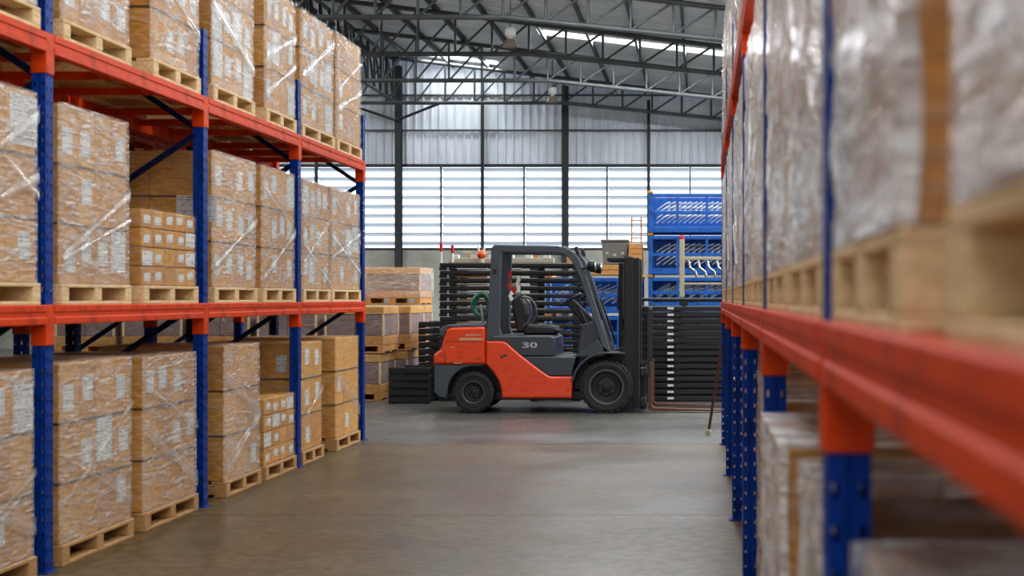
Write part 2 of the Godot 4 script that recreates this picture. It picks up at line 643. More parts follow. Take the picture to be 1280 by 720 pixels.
func rib_profile(width: float, pitch: float, depth: float) -> Array:
	var p := []
	var x := 0.0
	while x < width - 1e-4:
		p.append_array([Vector2(x, 0), Vector2(x + pitch * 0.62, 0), Vector2(x + pitch * 0.72, depth), Vector2(x + pitch * 0.9, depth)])
		x += pitch
	p.append(Vector2(width, 0))
	return p


func rib_sheet(h: float) -> ArrayMesh:
	var key := "rib%.2f" % h
	if not cache.has(key):
		var st := start()
		var p := rib_profile(0.72, 0.24, 0.06)
		for i in p.size() - 1:
			var a: Vector2 = p[i]
			var b: Vector2 = p[i + 1]
			var n := Vector3(-(b.y - a.y), 0, b.x - a.x).normalized()
			quad(st, Vector3(a.x, 0, a.y), Vector3(b.x, 0, b.y), Vector3(b.x, h, b.y), Vector3(a.x, h, a.y), n)
			quad(st, Vector3(a.x, 0, a.y - 0.004), Vector3(b.x, 0, b.y - 0.004), Vector3(b.x, h, b.y - 0.004), Vector3(a.x, h, a.y - 0.004), -n)
		cache[key] = st.commit()
	return cache[key]


func slat_mesh(w: float) -> ArrayMesh:
	if not cache.has("slat"):
		var st := start()
		# a folded blade: inner edge high, outer edge low, small lips
		var prof := [Vector2(0.085, 0.055), Vector2(0.08, 0.04), Vector2(-0.08, -0.035), Vector2(-0.085, -0.06)]
		for i in 3:
			var a: Vector2 = prof[i]
			var b: Vector2 = prof[i + 1]
			var t := (b - a).normalized()
			var n := Vector3(0, -t.x, t.y)
			n = Vector3(0, t.x, -t.y)
			for e in [[0.0, n], [0.003, -n]]:
				var off: Vector3 = -n * e[0]
				quad(st, Vector3(-w / 2, a.y, a.x) + off, Vector3(w / 2, a.y, a.x) + off, Vector3(w / 2, b.y, b.x) + off, Vector3(-w / 2, b.y, b.x) + off, e[1])
		cache["slat"] = st.commit()
	return cache["slat"]


# ------------------------------------------------------------------ roof, trusses, lamps
func roof_strip(x0: float, x1: float) -> ArrayMesh:
	var key := "roof%.2f_%.2f" % [x0, x1]
	if not cache.has(key):
		var st := start()
		var p := rib_profile(0.75, 0.25, 0.035)
		for i in p.size() - 1:
			var a: Vector2 = p[i]
			var b: Vector2 = p[i + 1]
			for e in [[0.0, -1.0], [0.02, 1.0]]:
				var n := Vector3(0, b.x - a.x, -(b.y - a.y)).normalized() * float(e[1])
				quad(st, Vector3(x0, roof_y(x0) + a.y + e[0], a.x), Vector3(x1, roof_y(x1) + a.y + e[0], a.x), Vector3(x1, roof_y(x1) + b.y + e[0], b.x), Vector3(x0, roof_y(x0) + b.y + e[0], b.x), n)
		cache[key] = st.commit()
	return cache[key]


func roof() -> void:
	var ce := structure("ceiling", "grey ribbed metal roof with translucent daylight strips")
	var rows := int((ZF - ZB + 0.75) / 0.75)
	var special := {}
	for z in [-40.9, -34.9, -26.3, -21.0, -16.9, -10.9, -4.9, 1.1, 6.3]:
		special[int(round((z - ZB) / 0.75))] = true
	for r in rows:
		var z := ZB + r * 0.75
		var spans := [[XL, -17.0], [-17.0, -10.0], [-10.0, -8.0], [-8.0, -5.8], [-5.8, -4.0], [-4.0, 4.0], [4.0, XR]]
		for s in spans:
			var lit := false
			if special.has(r):
				if r < 3: lit = s[0] == -8.0
				else: lit = s[0] == -4.0 or s[0] == 4.0 or s[0] == -17.0
			part("skylight_panel" if lit else "roof_sheet", roof_strip(s[0], s[1]), M.skylight_panel if lit else M.roof_sheet, ce, Vector3(0, 0, z))
			if lit:
				var l := AreaLight3D.new()
				l.name = numbered("skylight")
				add_child(l)
				var mx: float = (s[0] + s[1]) / 2
				var len: float = s[1] - s[0]
				l.area_size = Vector2(len, 0.66)
				l.area_normalize_energy = true
				l.light_energy = SKYLIGHT_ENERGY * len / 8.0 * (0.35 if s[0] < -4.0 and z > -24.0 or r < 3 else 1.0) * (3.1 if z < -24.0 else 1.0)
				l.light_color = Color(0.97, 0.985, 1.0)
				l.shadow_enabled = true
				l.area_range = 80.0
				l.area_attenuation = 2.0
				var slope := atan2(roof_y(s[1]) - roof_y(s[0]), len)
				l.transform = Transform3D(Basis(Vector3(0, 0, 1), slope) * Basis(Vector3(1, 0, 0), -PI / 2), Vector3(mx, roof_y(mx) - 0.03, z + 0.375))
	# purlins under the sheets, along z
	var px := XL + 0.6
	while px < XR:
		part("purlin", box(Vector3(0.06, 0.14, ZF - ZB), 0.004), M.steel_dark, ce, Vector3(px, roof_y(px) - 0.08, (ZF + ZB) / 2))
		px += 1.15
	# trusses
	var names := ["second truss from the louvred wall", "third truss from the louvred wall", "fourth truss from the louvred wall"]
	var zs := [-40.9, -36.7, -32.7, -28.4, -24.1, -19.8, -15.5, -11.2, -6.9, -2.6, 1.7]
	for i in zs.size():
		var t := structure("roof_truss", "grey tubular roof truss carrying the ribbed roof")
		truss(t, zs[i])
	# truss along the building on the column line
	var lt := structure("roof_truss", "dark lattice truss running along the building to the louvred wall")
	var yb := 7.25
	var yt := 8.45
	for y in [yb, yt]:
		rod("chord", Vector3(-8.95, y, -41.6), Vector3(-8.95, y, -28.4), 0.05, M.steel_dark, lt)
	var z := -41.4
	while z < -28.6:
		rod("strut", Vector3(-8.95, yb, z), Vector3(-8.95, yt, z), 0.035, M.steel_dark, lt)
		rod("diagonal", Vector3(-8.95, yb, z), Vector3(-8.95, yt, z + 0.8), 0.03, M.steel_dark, lt)
		z += 0.8
	for s in [-1, 1]:
		rod("knee_brace", Vector3(-8.9, 6.7, -41.6), Vector3(-8.9 + s * 1.6, 7.2, -40.95), 0.04, M.steel_dark, lt)
	# high bay lamps
	for d in [[-30.4, "small white high-bay lamp hanging below the roof, farther from the louvred wall"], [-39.0, "small white high-bay lamp hanging just in front of the louvred wall"]]:
		var o := thing("high_bay_lamp", d[1], "lamp", Vector3(-4.07, 6.88, d[0]), 0, "high-bay lamps in a row")
		var up := Basis(Vector3(1, 0, 0), -PI / 2)
		part("reflector", lathe([Vector2(0.165, 0.0), Vector2(0.16, 0.02), Vector2(0.125, 0.10), Vector2(0.075, 0.17), Vector2(0.07, 0.17), Vector2(0.118, 0.10), Vector2(0.15, 0.02), Vector2(0.16, 0.0), Vector2(0.165, 0.0)], 24), M.lamp_aluminium, o, Vector3.ZERO, up)
		part("collar", lathe([Vector2(0, 0.16), Vector2(0.055, 0.16), Vector2(0.05, 0.23), Vector2(0, 0.23)], 16), M.lamp_white, o, Vector3.ZERO, up)
		part("housing", lathe([Vector2(0, 0.22), Vector2(0.1, 0.22), Vector2(0.115, 0.25), Vector2(0.115, 0.36), Vector2(0.09, 0.40), Vector2(0, 0.40)], 20), M.lamp_white, o, Vector3.ZERO, up)
		part("bulb", lathe([Vector2(0, 0.05), Vector2(0.03, 0.06), Vector2(0.045, 0.1), Vector2(0.03, 0.16), Vector2(0, 0.17)], 14), M.lamp_white, o, Vector3.ZERO, up)
		rod("hanger", Vector3(0, 0.39, 0), Vector3(0, roof_y(-4.07) - 6.90, 0), 0.012, M.truss_steel, o)


func truss(t: Node3D, z: float) -> void:
	var bot := func(x: float) -> float:
		if x > -3.94: return 7.12 - 0.103 * (x + 3.94)
		if x < -16.0: return 7.08 - 0.103 * (-16.0 - x)
		return 7.12
	var m: Material = M.truss_steel
	var top := func(x: float) -> float: return roof_y(x) - 0.21
	var bend := [XL + 0.2, -16.0, -3.94, XR - 0.2]
	for i in 3:
		rod("bottom_chord", Vector3(bend[i], bot.call(bend[i]), z), Vector3(bend[i + 1], bot.call(bend[i + 1]), z), 0.055, m, t)
	var ends := [XL + 0.2, -10.0, XR - 0.2]
	for i in 2:
		rod("top_chord", Vector3(ends[i], top.call(ends[i]), z), Vector3(ends[i + 1], top.call(ends[i + 1]), z), 0.055, m, t)
	var x := XL + 0.5
	while x < XR - 0.4:
		if top.call(x) - bot.call(x) > 0.15:
			rod("strut", Vector3(x, bot.call(x), z), Vector3(x, top.call(x), z), 0.03, m, t)
			if x + 0.85 < XR - 0.3:
				rod("diagonal", Vector3(x, bot.call(x), z), Vector3(x + 0.85, top.call(x + 0.85), z), 0.026, m, t)
		x += 0.85


# ------------------------------------------------------------------ racks
const BEAM_MID := 1.48
const BEAM_TOP := 2.98
const POST_TOP := 3.46
const XFL := -3.60   # aisle face of the rack beside the crates
const XFR := 0.215   # aisle face of the rack beside the leaning pole
const POSTS_L := [-2.9, -5.4, -7.86, -10.34, -12.76, -15.2]
const POSTS_R := [2.4, -0.05, -2.47, -4.87, -7.3, -9.73, -12.17, -14.72]


# one flat face pierced by a column of slots, standing along y
func pierced_face(st: SurfaceTool, o: Vector3, u: Vector3, w: float, slots: Array, y_shift: float, n: Vector3) -> void:
	# slots: [centre along u, width]
	var cols := [[0.0, 0.0]]
	for d in slots:
		cols.append([d[0] - d[1] / 2, 1.0])
		cols.append([d[0] + d[1] / 2, 0.0])
	cols.append([w, 0.0])
	var y := 0.0
	while y < POST_TOP - 0.001:
		var y0 := minf(y + 0.024 + y_shift, POST_TOP)
		var y1 := minf(y0 + 0.028, POST_TOP)
		var y2 := minf(y + 0.075, POST_TOP)
		for band in [[y, y0, false], [y0, y1, true], [y1, y2, false]]:
			if band[1] - band[0] < 1e-5: continue
			if not band[2]:
				quad(st, o + Vector3(0, band[0], 0), o + u * w + Vector3(0, band[0], 0), o + u * w + Vector3(0, band[1], 0), o + Vector3(0, band[1], 0), n)
				continue
			for i in cols.size() - 1:
				if cols[i][1] > 0.5: continue
				var a: Vector3 = o + u * cols[i][0]
				var b: Vector3 = o + u * cols[i + 1][0]
				quad(st, a + Vector3(0, band[0], 0), b + Vector3(0, band[0], 0), b + Vector3(0, band[1], 0), a + Vector3(0, band[1], 0), n)
		y += 0.075


func post_mesh() -> ArrayMesh:
	# hollow upright: pierced faces, a groove down both flanks, closed on top
	if not cache.has("post"):
		var st := start()
		var X := Vector3(1, 0, 0)
		var Z := Vector3(0, 0, 1)
		for sx in [-1.0, 1.0]:
			pierced_face(st, Vector3(sx * 0.038, 0, -0.045), Z, 0.09, [[0.023, 0.012], [0.067, 0.012]], 0.0, X * sx)
		for sz in [-1.0, 1.0]:
			pierced_face(st, Vector3(-0.038, 0, sz * 0.045), X, 0.032, [[0.015, 0.011]], 0.02, Z * sz)
			pierced_face(st, Vector3(0.009, 0, sz * 0.045), X, 0.029, [[0.015, 0.011]], 0.02, Z * sz)
			var q := [Vector3(-0.006, 0, sz * 0.045), Vector3(-0.003, 0, sz * 0.037), Vector3(0.006, 0, sz * 0.037), Vector3(0.009, 0, sz * 0.045)]
			var up := Vector3(0, POST_TOP, 0)
			for i in 3:
				var e: Vector3 = q[i + 1] - q[i]
				var n := e.cross(Vector3.UP).normalized()
				if n.z * sz < 0: n = -n
				quad(st, q[i], q[i + 1], q[i + 1] + up, q[i] + up, n)
		quad(st, Vector3(-0.038, POST_TOP, -0.045), Vector3(0.038, POST_TOP, -0.045), Vector3(0.038, POST_TOP, 0.045), Vector3(-0.038, POST_TOP, 0.045), Vector3.UP)
		cache["post"] = st.commit()
	return cache["post"]


func beam_mesh(len: float) -> ArrayMesh:
	var key := "beam%.3f" % len
	if not cache.has(key):
		# section across the beam (x out to the aisle, y up) with a shallow step, along z
		var s := [Vector2(-0.025, -0.055), Vector2(0.022, -0.055), Vector2(0.025, -0.05), Vector2(0.025, -0.018), Vector2(0.019, -0.012), Vector2(0.019, 0.012), Vector2(0.025, 0.018), Vector2(0.025, 0.05), Vector2(0.02, 0.055), Vector2(-0.025, 0.055)]
		cache[key] = prism(s, -len / 2, len / 2, 0)
	return cache[key]


func rack(label: String, face: float, dir: float, posts: Array, levels: Array) -> void:
	# dir: +1 the aisle is on the +x side
	var o := thing("pallet_rack", label, "rack", Vector3(face, 0, posts[0]))
	var depth := 1.0
	var flip := Basis.IDENTITY if dir > 0 else Basis(Vector3(0, 1, 0), PI)
	var xf := -dir * 0.038
	var xr := -dir * (depth - 0.038)
	for i in posts.size():
		var z: float = posts[i] - posts[0]
		for x in [xf, xr]:
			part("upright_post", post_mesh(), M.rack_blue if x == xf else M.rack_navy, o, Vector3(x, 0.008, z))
			part("base_plate", box(Vector3(0.12, 0.008, 0.12), 0.002), M.rack_blue, o, Vector3(x, 0.004, z))
		# lattice between front and rear post
		var y := 0.25
		var up := true
		while y < POST_TOP - 0.5:
			var a := Vector3(xf, y, z)
			var b := Vector3(xr, y + 0.62, z)
			if not up:
				a = Vector3(xr, y, z)
				b = Vector3(xf, y + 0.62, z)
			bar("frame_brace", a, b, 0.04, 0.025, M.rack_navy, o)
			up = not up
			y += 0.62
		for yy in [0.22, POST_TOP - 0.3]:
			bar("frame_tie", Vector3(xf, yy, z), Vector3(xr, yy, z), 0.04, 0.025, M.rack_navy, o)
		for lv in levels:
			for x in [xf, xr]:
				var ch := 0.225 if x == xf else 0.112
				part("beam_connector", box(Vector3(0.088, ch, 0.1), 0.003), M.rack_orange, o, Vector3(x, lv - ch / 2, z))
	for lv in levels:
		for i in posts.size() - 1:
			var z0: float = posts[i] - posts[0]
			var z1: float = posts[i + 1] - posts[0]
			var len := absf(z1 - z0) - 0.1
			for x in [xf, xr]:
				part("beam", beam_mesh(len), M.rack_orange, o, Vector3(x + (dir if x == xf else -dir) * 0.022, lv - 0.055, (z0 + z1) / 2), flip if x == xf else flip * Basis(Vector3(0, 1, 0), PI))
			for f in [0.22, 0.5, 0.78]:
				var zz := lerpf(z0, z1, f)
				bar("cross_tie", Vector3(xf, lv - 0.04, zz), Vector3(xr, lv - 0.04, zz), 0.05, 0.03, M.rack_orange, o)


func racks() -> void:
	rack("long orange and blue pallet rack standing beside the stacked wrapped crates", XFL, 1.0, POSTS_L, [BEAM_MID, BEAM_TOP])
	rack("orange and blue pallet rack backed against the rack beside the crates", XFL - 1.30, 1.0, POSTS_L, [BEAM_MID, BEAM_TOP])
	rack("long orange and blue pallet rack with a pole leaning on its end", XFR, -1.0, POSTS_R, [BEAM_MID, BEAM_TOP])


# ------------------------------------------------------------------ pallets and wrapped loads
const SHELF := {"floor": 0.0, "middle": BEAM_MID, "top": BEAM_TOP}
const ROW := {"floor": "on the floor", "middle": "on the middle shelf", "top": "on the top shelf"}
const PALLET_H := 0.118


func pallet(label: String, at: Vector3, turn: float, w: float, d: float, m: Material) -> void:
	var o := thing("wooden_pallet", label, "pallet", at, turn, "wooden pallets under wrapped loads")
	pallet_parts(o, w, d, m)


func pallet_parts(o: Node3D, w: float, d: float, m: Material) -> void:
	for x in [-w / 2 + 0.045, 0.0, w / 2 - 0.045]:
		part("stringer", box(Vector3(0.09, 0.078, d), 0.004), m, o, Vector3(x, 0.02 + 0.039, 0))
	for i in 3:
		part("bottom_board", box(Vector3(w, 0.02, 0.1), 0.003), m, o, Vector3(0, 0.01, -d / 2 + 0.05 + (d - 0.1) * i / 2.0))
	for i in 6:
		part("deck_board", box(Vector3(w, 0.02, 0.12), 0.003), m, o, Vector3(0, 0.108, -d / 2 + 0.06 + (d - 0.12) * i / 5.0))


# a wrapped block of cartons; local +z is the aisle side, origin at the middle of its base
func wrapped(label: String, at: Vector3, turn: float, s: Vector3, how: Dictionary) -> Node3D:
	var o := thing(how.get("name", "wrapped_carton_load"), label, "carton load", at, turn, how.get("group", "film-wrapped carton loads in the racks"))
	var cols: int = how.get("cols", 4)
	var rows: int = how.get("rows", 3)
	var deep: int = how.get("deep", 2)
	var mats: Array = how.get("mats", [M.cardboard_0, M.cardboard_1, M.cardboard_2])
	var g := 0.004
	var cs := Vector3(s.x / cols - g, s.y / rows - g, s.z / deep - g)
	var cm := box(cs, 0.006)
	var labelled: float = how.get("labels", 0.72)
	for r in rows:
		for c in cols:
			for q in deep:
				var p := Vector3(-s.x / 2 + s.x * (c + 0.5) / cols, s.y * (r + 0.5) / rows, -s.z / 2 + s.z * (q + 0.5) / deep)
				var jit := Vector3(rng.randf_range(-1, 1), 0, rng.randf_range(-1, 1)) * 0.002
				var k := part("carton", cm, mats[rng.randi() % mats.size()], o, p + jit)
				if q == deep - 1 and rng.randf() < labelled:
					var lw := minf(cs.x * 0.55, 0.13)
					var lh := minf(cs.y * 0.45, 0.15)
					if rng.randf() < 0.18:
						lw = cs.x * 0.9
						lh = cs.y * 0.8
					part("label", box(Vector3(lw, lh, 0.002), 0), M.paper_0 if rng.randf() < 0.5 else M.paper_1, k, Vector3(rng.randf_range(-0.1, 0.1) * cs.x, rng.randf_range(-0.1, 0.12) * cs.y, cs.z / 2 + 0.001))
	# dark strap lines at the layer joints
	for r in range(1, rows):
		if how.get("straps", true) and (rows < 4 or r % 2 == 0):
			part("strap", box(Vector3(s.x + 0.004, 0.014, s.z + 0.004), 0.002), M.tape, o, Vector3(0, s.y * r / rows, 0))
	for d in how.get("side_labels", []):
		part("label", box(Vector3(0.002, d[3], d[2]), 0), M.paper_1, o, Vector3(-s.x / 2 - 0.003, d[1], d[0]))
	if how.get("film", "film") != "":
		var fs := s + Vector3(0.018, 0.006, 0.018)
		var f := part("shrink_film", film_mesh(fs, how.get("wrinkle", 0.006), how.get("seed", 1), 0), M[how.get("film", "film")], o, Vector3(0, 0, 0))
		for e in [2, 6]:
			part("film_end", film_mesh(fs, how.get("wrinkle", 0.006), how.get("seed", 1), e), M.film_thin, f)
		for n in how.get("bands", 2):
			var a := rng.randf_range(0.05, 0.5) * s.y
			var b := a + rng.randf_range(0.25, 0.5) * s.y
			if rng.randf() < 0.4:
				var swap := a
				a = b
				b = swap
			part("film_fold", band_mesh(s, a, b, rng.randf_range(0.03, 0.09)), M.film_band, f, Vector3(0, 0, s.z / 2 + 0.018))
	return o


func band_mesh(s: Vector3, a: float, b: float, w: float) -> ArrayMesh:
	# a gathered fold of film that climbs across the front face, three ridges wide
	var st := start()
	var n := 14
	for i in n:
		var u0 := float(i) / n
		var u1 := float(i + 1) / n
		for j in 3:
			var v0 := (j / 3.0 - 0.5) * w
			var v1 := ((j + 1) / 3.0 - 0.5) * w
			var q := []
			for e in [[u0, v0, j], [u1, v0, j], [u1, v1, j + 1], [u0, v1, j + 1]]:
				var zz: float = (0.006 if int(e[2]) % 2 == 1 else 0.0) + 0.002 * sin(e[0] * 21.0 + float(e[2]) * 2.0)
				q.append(Vector3(-s.x / 2 + s.x * e[0], lerpf(a, b, e[0]) + e[1] * (1.0 + 0.4 * sin(e[0] * 9.0)), zz))
			flat_quad(st, q[0], q[1], q[2], q[3], Vector3(0, (a + b) / 2, -2))
	return st.commit()


func film_mesh(s: Vector3, amp: float, sd: int, which := 9) -> ArrayMesh:
	# four sides and a top of loose film, a little uneven
	var key := "film%.3f_%.3f_%.3f_%.3f_%d_%d" % [s.x, s.y, s.z, amp, sd, which]
	if cache.has(key): return cache[key]
	var n := FastNoiseLite.new()
	n.seed = sd
	n.frequency = 1.0
	n.fractal_octaves = 3
	var st := start()
	var around := []
	var h := Vector2(s.x / 2, s.z / 2)
	var corner := 0.02
	var steps := 14
	var pts := [Vector2(-h.x + corner, h.y), Vector2(h.x - corner, h.y), Vector2(h.x, h.y - corner), Vector2(h.x, -h.y + corner), Vector2(h.x - corner, -h.y), Vector2(-h.x + corner, -h.y), Vector2(-h.x, -h.y + corner), Vector2(-h.x, h.y - corner)]
	for i in 8:
		var a: Vector2 = pts[i]
		var b: Vector2 = pts[(i + 1) % 8]
		var k := steps if i % 2 == 0 else 2
		for j in k:
			var p := a.lerp(b, float(j) / k)
			around.append([p, i if i == 2 or i == 6 else 0])
	var cnt := around.size()
	var rows := 14
	var V := func(i: int, r: int) -> Vector3:
		var e: Array = around[i % cnt]
		var y := s.y * r / rows
		var p: Vector2 = e[0]
		var d := (0.5 + 0.5 * n.get_noise_3d(p.x * 3.0, y * 9.0, p.y * 3.0)) * amp
		var o: Vector2 = p + Vector2(signf(p.x) if absf(p.x) > h.x - 0.03 else 0.0, signf(p.y) if absf(p.y) > h.y - 0.03 else 0.0) * d
		return Vector3(o.x, y, o.y)
	for i in cnt:
		for r in rows:
			if which < 9 and around[i][1] != which: continue
			flat_quad(st, V.call(i, r), V.call(i + 1, r), V.call(i + 1, r + 1), V.call(i, r + 1), Vector3(0, s.y * (r + 0.5) / rows, 0))
		if which == 0 or which == 9: tri(st, V.call(i, rows), V.call(i + 1, rows), Vector3(0, s.y + 0.002, 0), Vector3(0, 1, 0))
	st.index()
	cache[key] = st.commit()
	return cache[key]


func stock(rack_words: String, left: bool, bay: String, half: String, level: String, z_near: float, z_far: float, top: float, how: Dictionary, depth := 1.0, inset := 0.0) -> void:
	# one pallet and its load, aisle face in the rack's face, between two depths
	var zc := -(z_near + z_far) / 2
	var w := absf(z_far - z_near)
	var y: float = SHELF[level]
	var face := XFL if left else XFR
	var xc := face - (depth / 2 + inset) if left else face + depth / 2 + 0.004 + inset
	var turn := PI / 2 if left else -PI / 2
	var where := "%s, %s, %s%s" % [ROW[level], rack_words, bay, half]
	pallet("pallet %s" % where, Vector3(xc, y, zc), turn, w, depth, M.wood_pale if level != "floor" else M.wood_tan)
	var bottom := y + PALLET_H + 0.002
	wrapped("%s %s" % [how.get("words", "wrapped cartons"), where], Vector3(xc, bottom, zc), turn, Vector3(w - 0.03, top - bottom, depth - 0.04), how)


func loads() -> void:
	var L := "rack by the crates"
	var R := "rack by the pole"
	var far := ["end bay", "second bay from forklift", "third bay from forklift", "fourth bay from forklift", "fifth bay from forklift", "sixth bay from forklift", "seventh bay from forklift"]
	var near_half := ", farther half"
	var far_half := ", nearer half"
	# half words: nearer / farther from the forklift
	# --- rack by the crates: [level, bay, half, z_near, z_far, top, cols, rows, film, ...]
	var a := [
		["middle", 3, far_half, 6.72, 7.76, 2.63, {"cols": 3, "bands": 3}],
		["middle", 2, near_half, 8.02, 9.0, 2.62, {"bands": 2}],
		["middle", 2, far_half, 9.20, 10.2, 2.1, {"cols": 5, "rows": 4, "film": "film_thin", "labels": 0.9, "bands": 0, "words": "labelled cartons", "straps": false}],
		["middle", 1, near_half, 10.54, 11.56, 2.61, {"bands": 1, "side_labels": [[0.36, 0.58, 0.3, 0.2]]}],
		["middle", 1, far_half, 11.72, 12.66, 2.61, {"bands": 2}],
		["middle", 0, near_half, 12.9, 13.84, 2.60, {"bands": 2}],
		["middle", 0, far_half, 13.9, 15.08, 2.60, {"bands": 3}],
		["top", 3, far_half, 6.72, 7.76, 4.12, {}],
		["top", 2, near_half, 8.04, 9.0, 4.12, {"bands": 2}],
		["top", 2, far_half, 9.36, 10.25, 4.12, {"bands": 2}],
		["top", 1, near_half, 10.52, 11.5, 4.13, {"bands": 1}],
		["top", 1, far_half, 11.8, 12.68, 4.13, {"bands": 2}],
		["top", 0, near_half, 12.86, 14.0, 4.14, {"bands": 1}],
		["top", 0, far_half, 14.1, 15.13, 4.16, {"bands": 2, "cols": 3, "labels": 0.35}],
		["floor", 3, far_half, 6.72, 7.72, 1.13, {"cols": 4}],
		["floor", 2, near_half, 8.03, 9.04, 1.145, {"bands": 2}],
		["floor", 2, far_half, 9.23, 10.2, 1.13, {"bands": 2, "labels": 0.3}],
		["floor", 1, near_half, 10.8, 11.66, 1.15, {"cols": 3, "bands": 3, "labels": 0.4}],
		["floor", 1, far_half, 11.78, 12.68, 0.675, {"cols": 4, "rows": 4, "film": "film_thin", "labels": 0.9, "bands": 0, "words": "labelled cartons", "straps": false}],
		["floor", 0, near_half, 12.88, 13.6, 1.11, {"cols": 2, "labels": 0.4, "film": "film_thin", "bands": 1, "side_labels": [[0.3, 0.8, 0.1, 0.16], [0.3, 0.45, 0.1, 0.16], [-0.1, 0.8, 0.1, 0.16]]}],
		["floor", 0, far_half, 14.08, 15.05, 1.12, {"cols": 3, "labels": 0.3, "film": "film_thin", "bands": 1}],
	]
	var n := 0
	for d in a:
		var how: Dictionary = d[6]
		how["seed"] = n % 4
		stock(L, true, far[d[1]], d[2], d[0], d[3], d[4], d[5], how)
		n += 1
	for lv in ["floor", "middle", "top"]:
		for d in [[3, near_half, 5.55, 6.6], [4, far_half, 4.22, 5.25], [4, near_half, 3.05, 4.1]]:
			stock(L, true, far[d[0]], d[1], lv, d[2], d[3], SHELF[lv] + 1.14, {"cols": 2, "rows": 3, "labels": 0.3, "film": "", "words": "bare cartons", "name": "carton_load", "group": "bare carton loads in the racks"})
	for d in a:
		if d[0] == "floor": continue
		var how := {"cols": 2, "rows": 2, "deep": 2, "labels": 0.0, "film": "", "straps": false, "words": "plain cartons", "name": "carton_load", "group": "plain carton loads in the second-row rack"}
		stock("second-row rack", true, far[d[1]], d[2], d[0], d[3], minf(d[4], d[3] + 1.0), 2.6 if d[0] == "middle" else 4.05, how, 1.0, 1.3)
	# --- rack by the pole
	var dense := {"film": "film_dense", "wrinkle": 0.02, "cols": 3, "deep": 2, "bands": 3, "labels": 0.4}
	var mids := [[0.36, 1.30, 6, far_half], [1.515, 2.39, 5, near_half]]
	mids = [[0.36, 1.27, 5, near_half], [1.56, 2.38, 5, far_half], [2.60, 3.58, 4, near_half], [3.72, 4.74, 4, far_half], [5.02, 6.0, 3, near_half], [6.15, 7.18, 3, far_half], [7.45, 8.4, 2, near_half], [8.6, 9.6, 2, far_half], [9.9, 10.8, 1, near_half], [11.0, 12.0, 1, far_half], [12.35, 13.3, 0, near_half], [13.5, 14.55, 0, far_half]]
	for d in mids:
		var how := dense.duplicate()
		how["seed"] = n % 4
		if d[0] < 2.0:
			how["mats"] = [M.cardboard_ochre, M.cardboard_2]
			how["rows"] = 2
			how["cols"] = 2
			how["straps"] = false
		stock(R, false, far[d[2]], d[3], "middle", d[0], d[1], 2.7, how)
		n += 1
	for d in mids.slice(6):
		var how := dense.duplicate()
		how["seed"] = n % 4
		how["film"] = "film"
		stock(R, false, far[d[2]], d[3], "top", d[0], d[1], 4.1, how)
		n += 1
	for d in [[0.9, 2.13, 5, far_half], [2.6, 3.22, 4, near_half], [3.42, 4.5, 4, far_half], [5.0, 6.0, 3, near_half], [6.15, 7.15, 3, far_half], [7.5, 8.5, 2, near_half], [8.6, 9.6, 2, far_half], [9.9, 10.9, 1, near_half], [11.0, 12.0, 1, far_half], [12.4, 13.4, 0, near_half]]:
		var how := dense.duplicate()
		how["seed"] = n % 4
		how["film"] = "film" if d[0] > 5.0 or d[0] < 2.0 else "film_dense"
		how["mats"] = [M.cardboard_ochre, M.cardboard_1] if d[0] > 3 else [M.cardboard_brown, M.cardboard_1]
		stock(R, false, far[d[2]], d[3], "floor", d[0], d[1], 1.15, how, 1.0, -0.03 if d[0] > 3.3 and d[0] < 3.5 else (0.0 if d[0] < 4.0 else 0.06))
		n += 1


# ------------------------------------------------------------------ forklift
func arc(c: Vector2, r: float, a0: float, a1: float, n: int) -> Array:
	var p := []
	for i in n + 1:
		var g := deg_to_rad(lerpf(a0, a1, float(i) / n))
		p.append(c + Vector2(cos(g), sin(g)) * r)
	return p


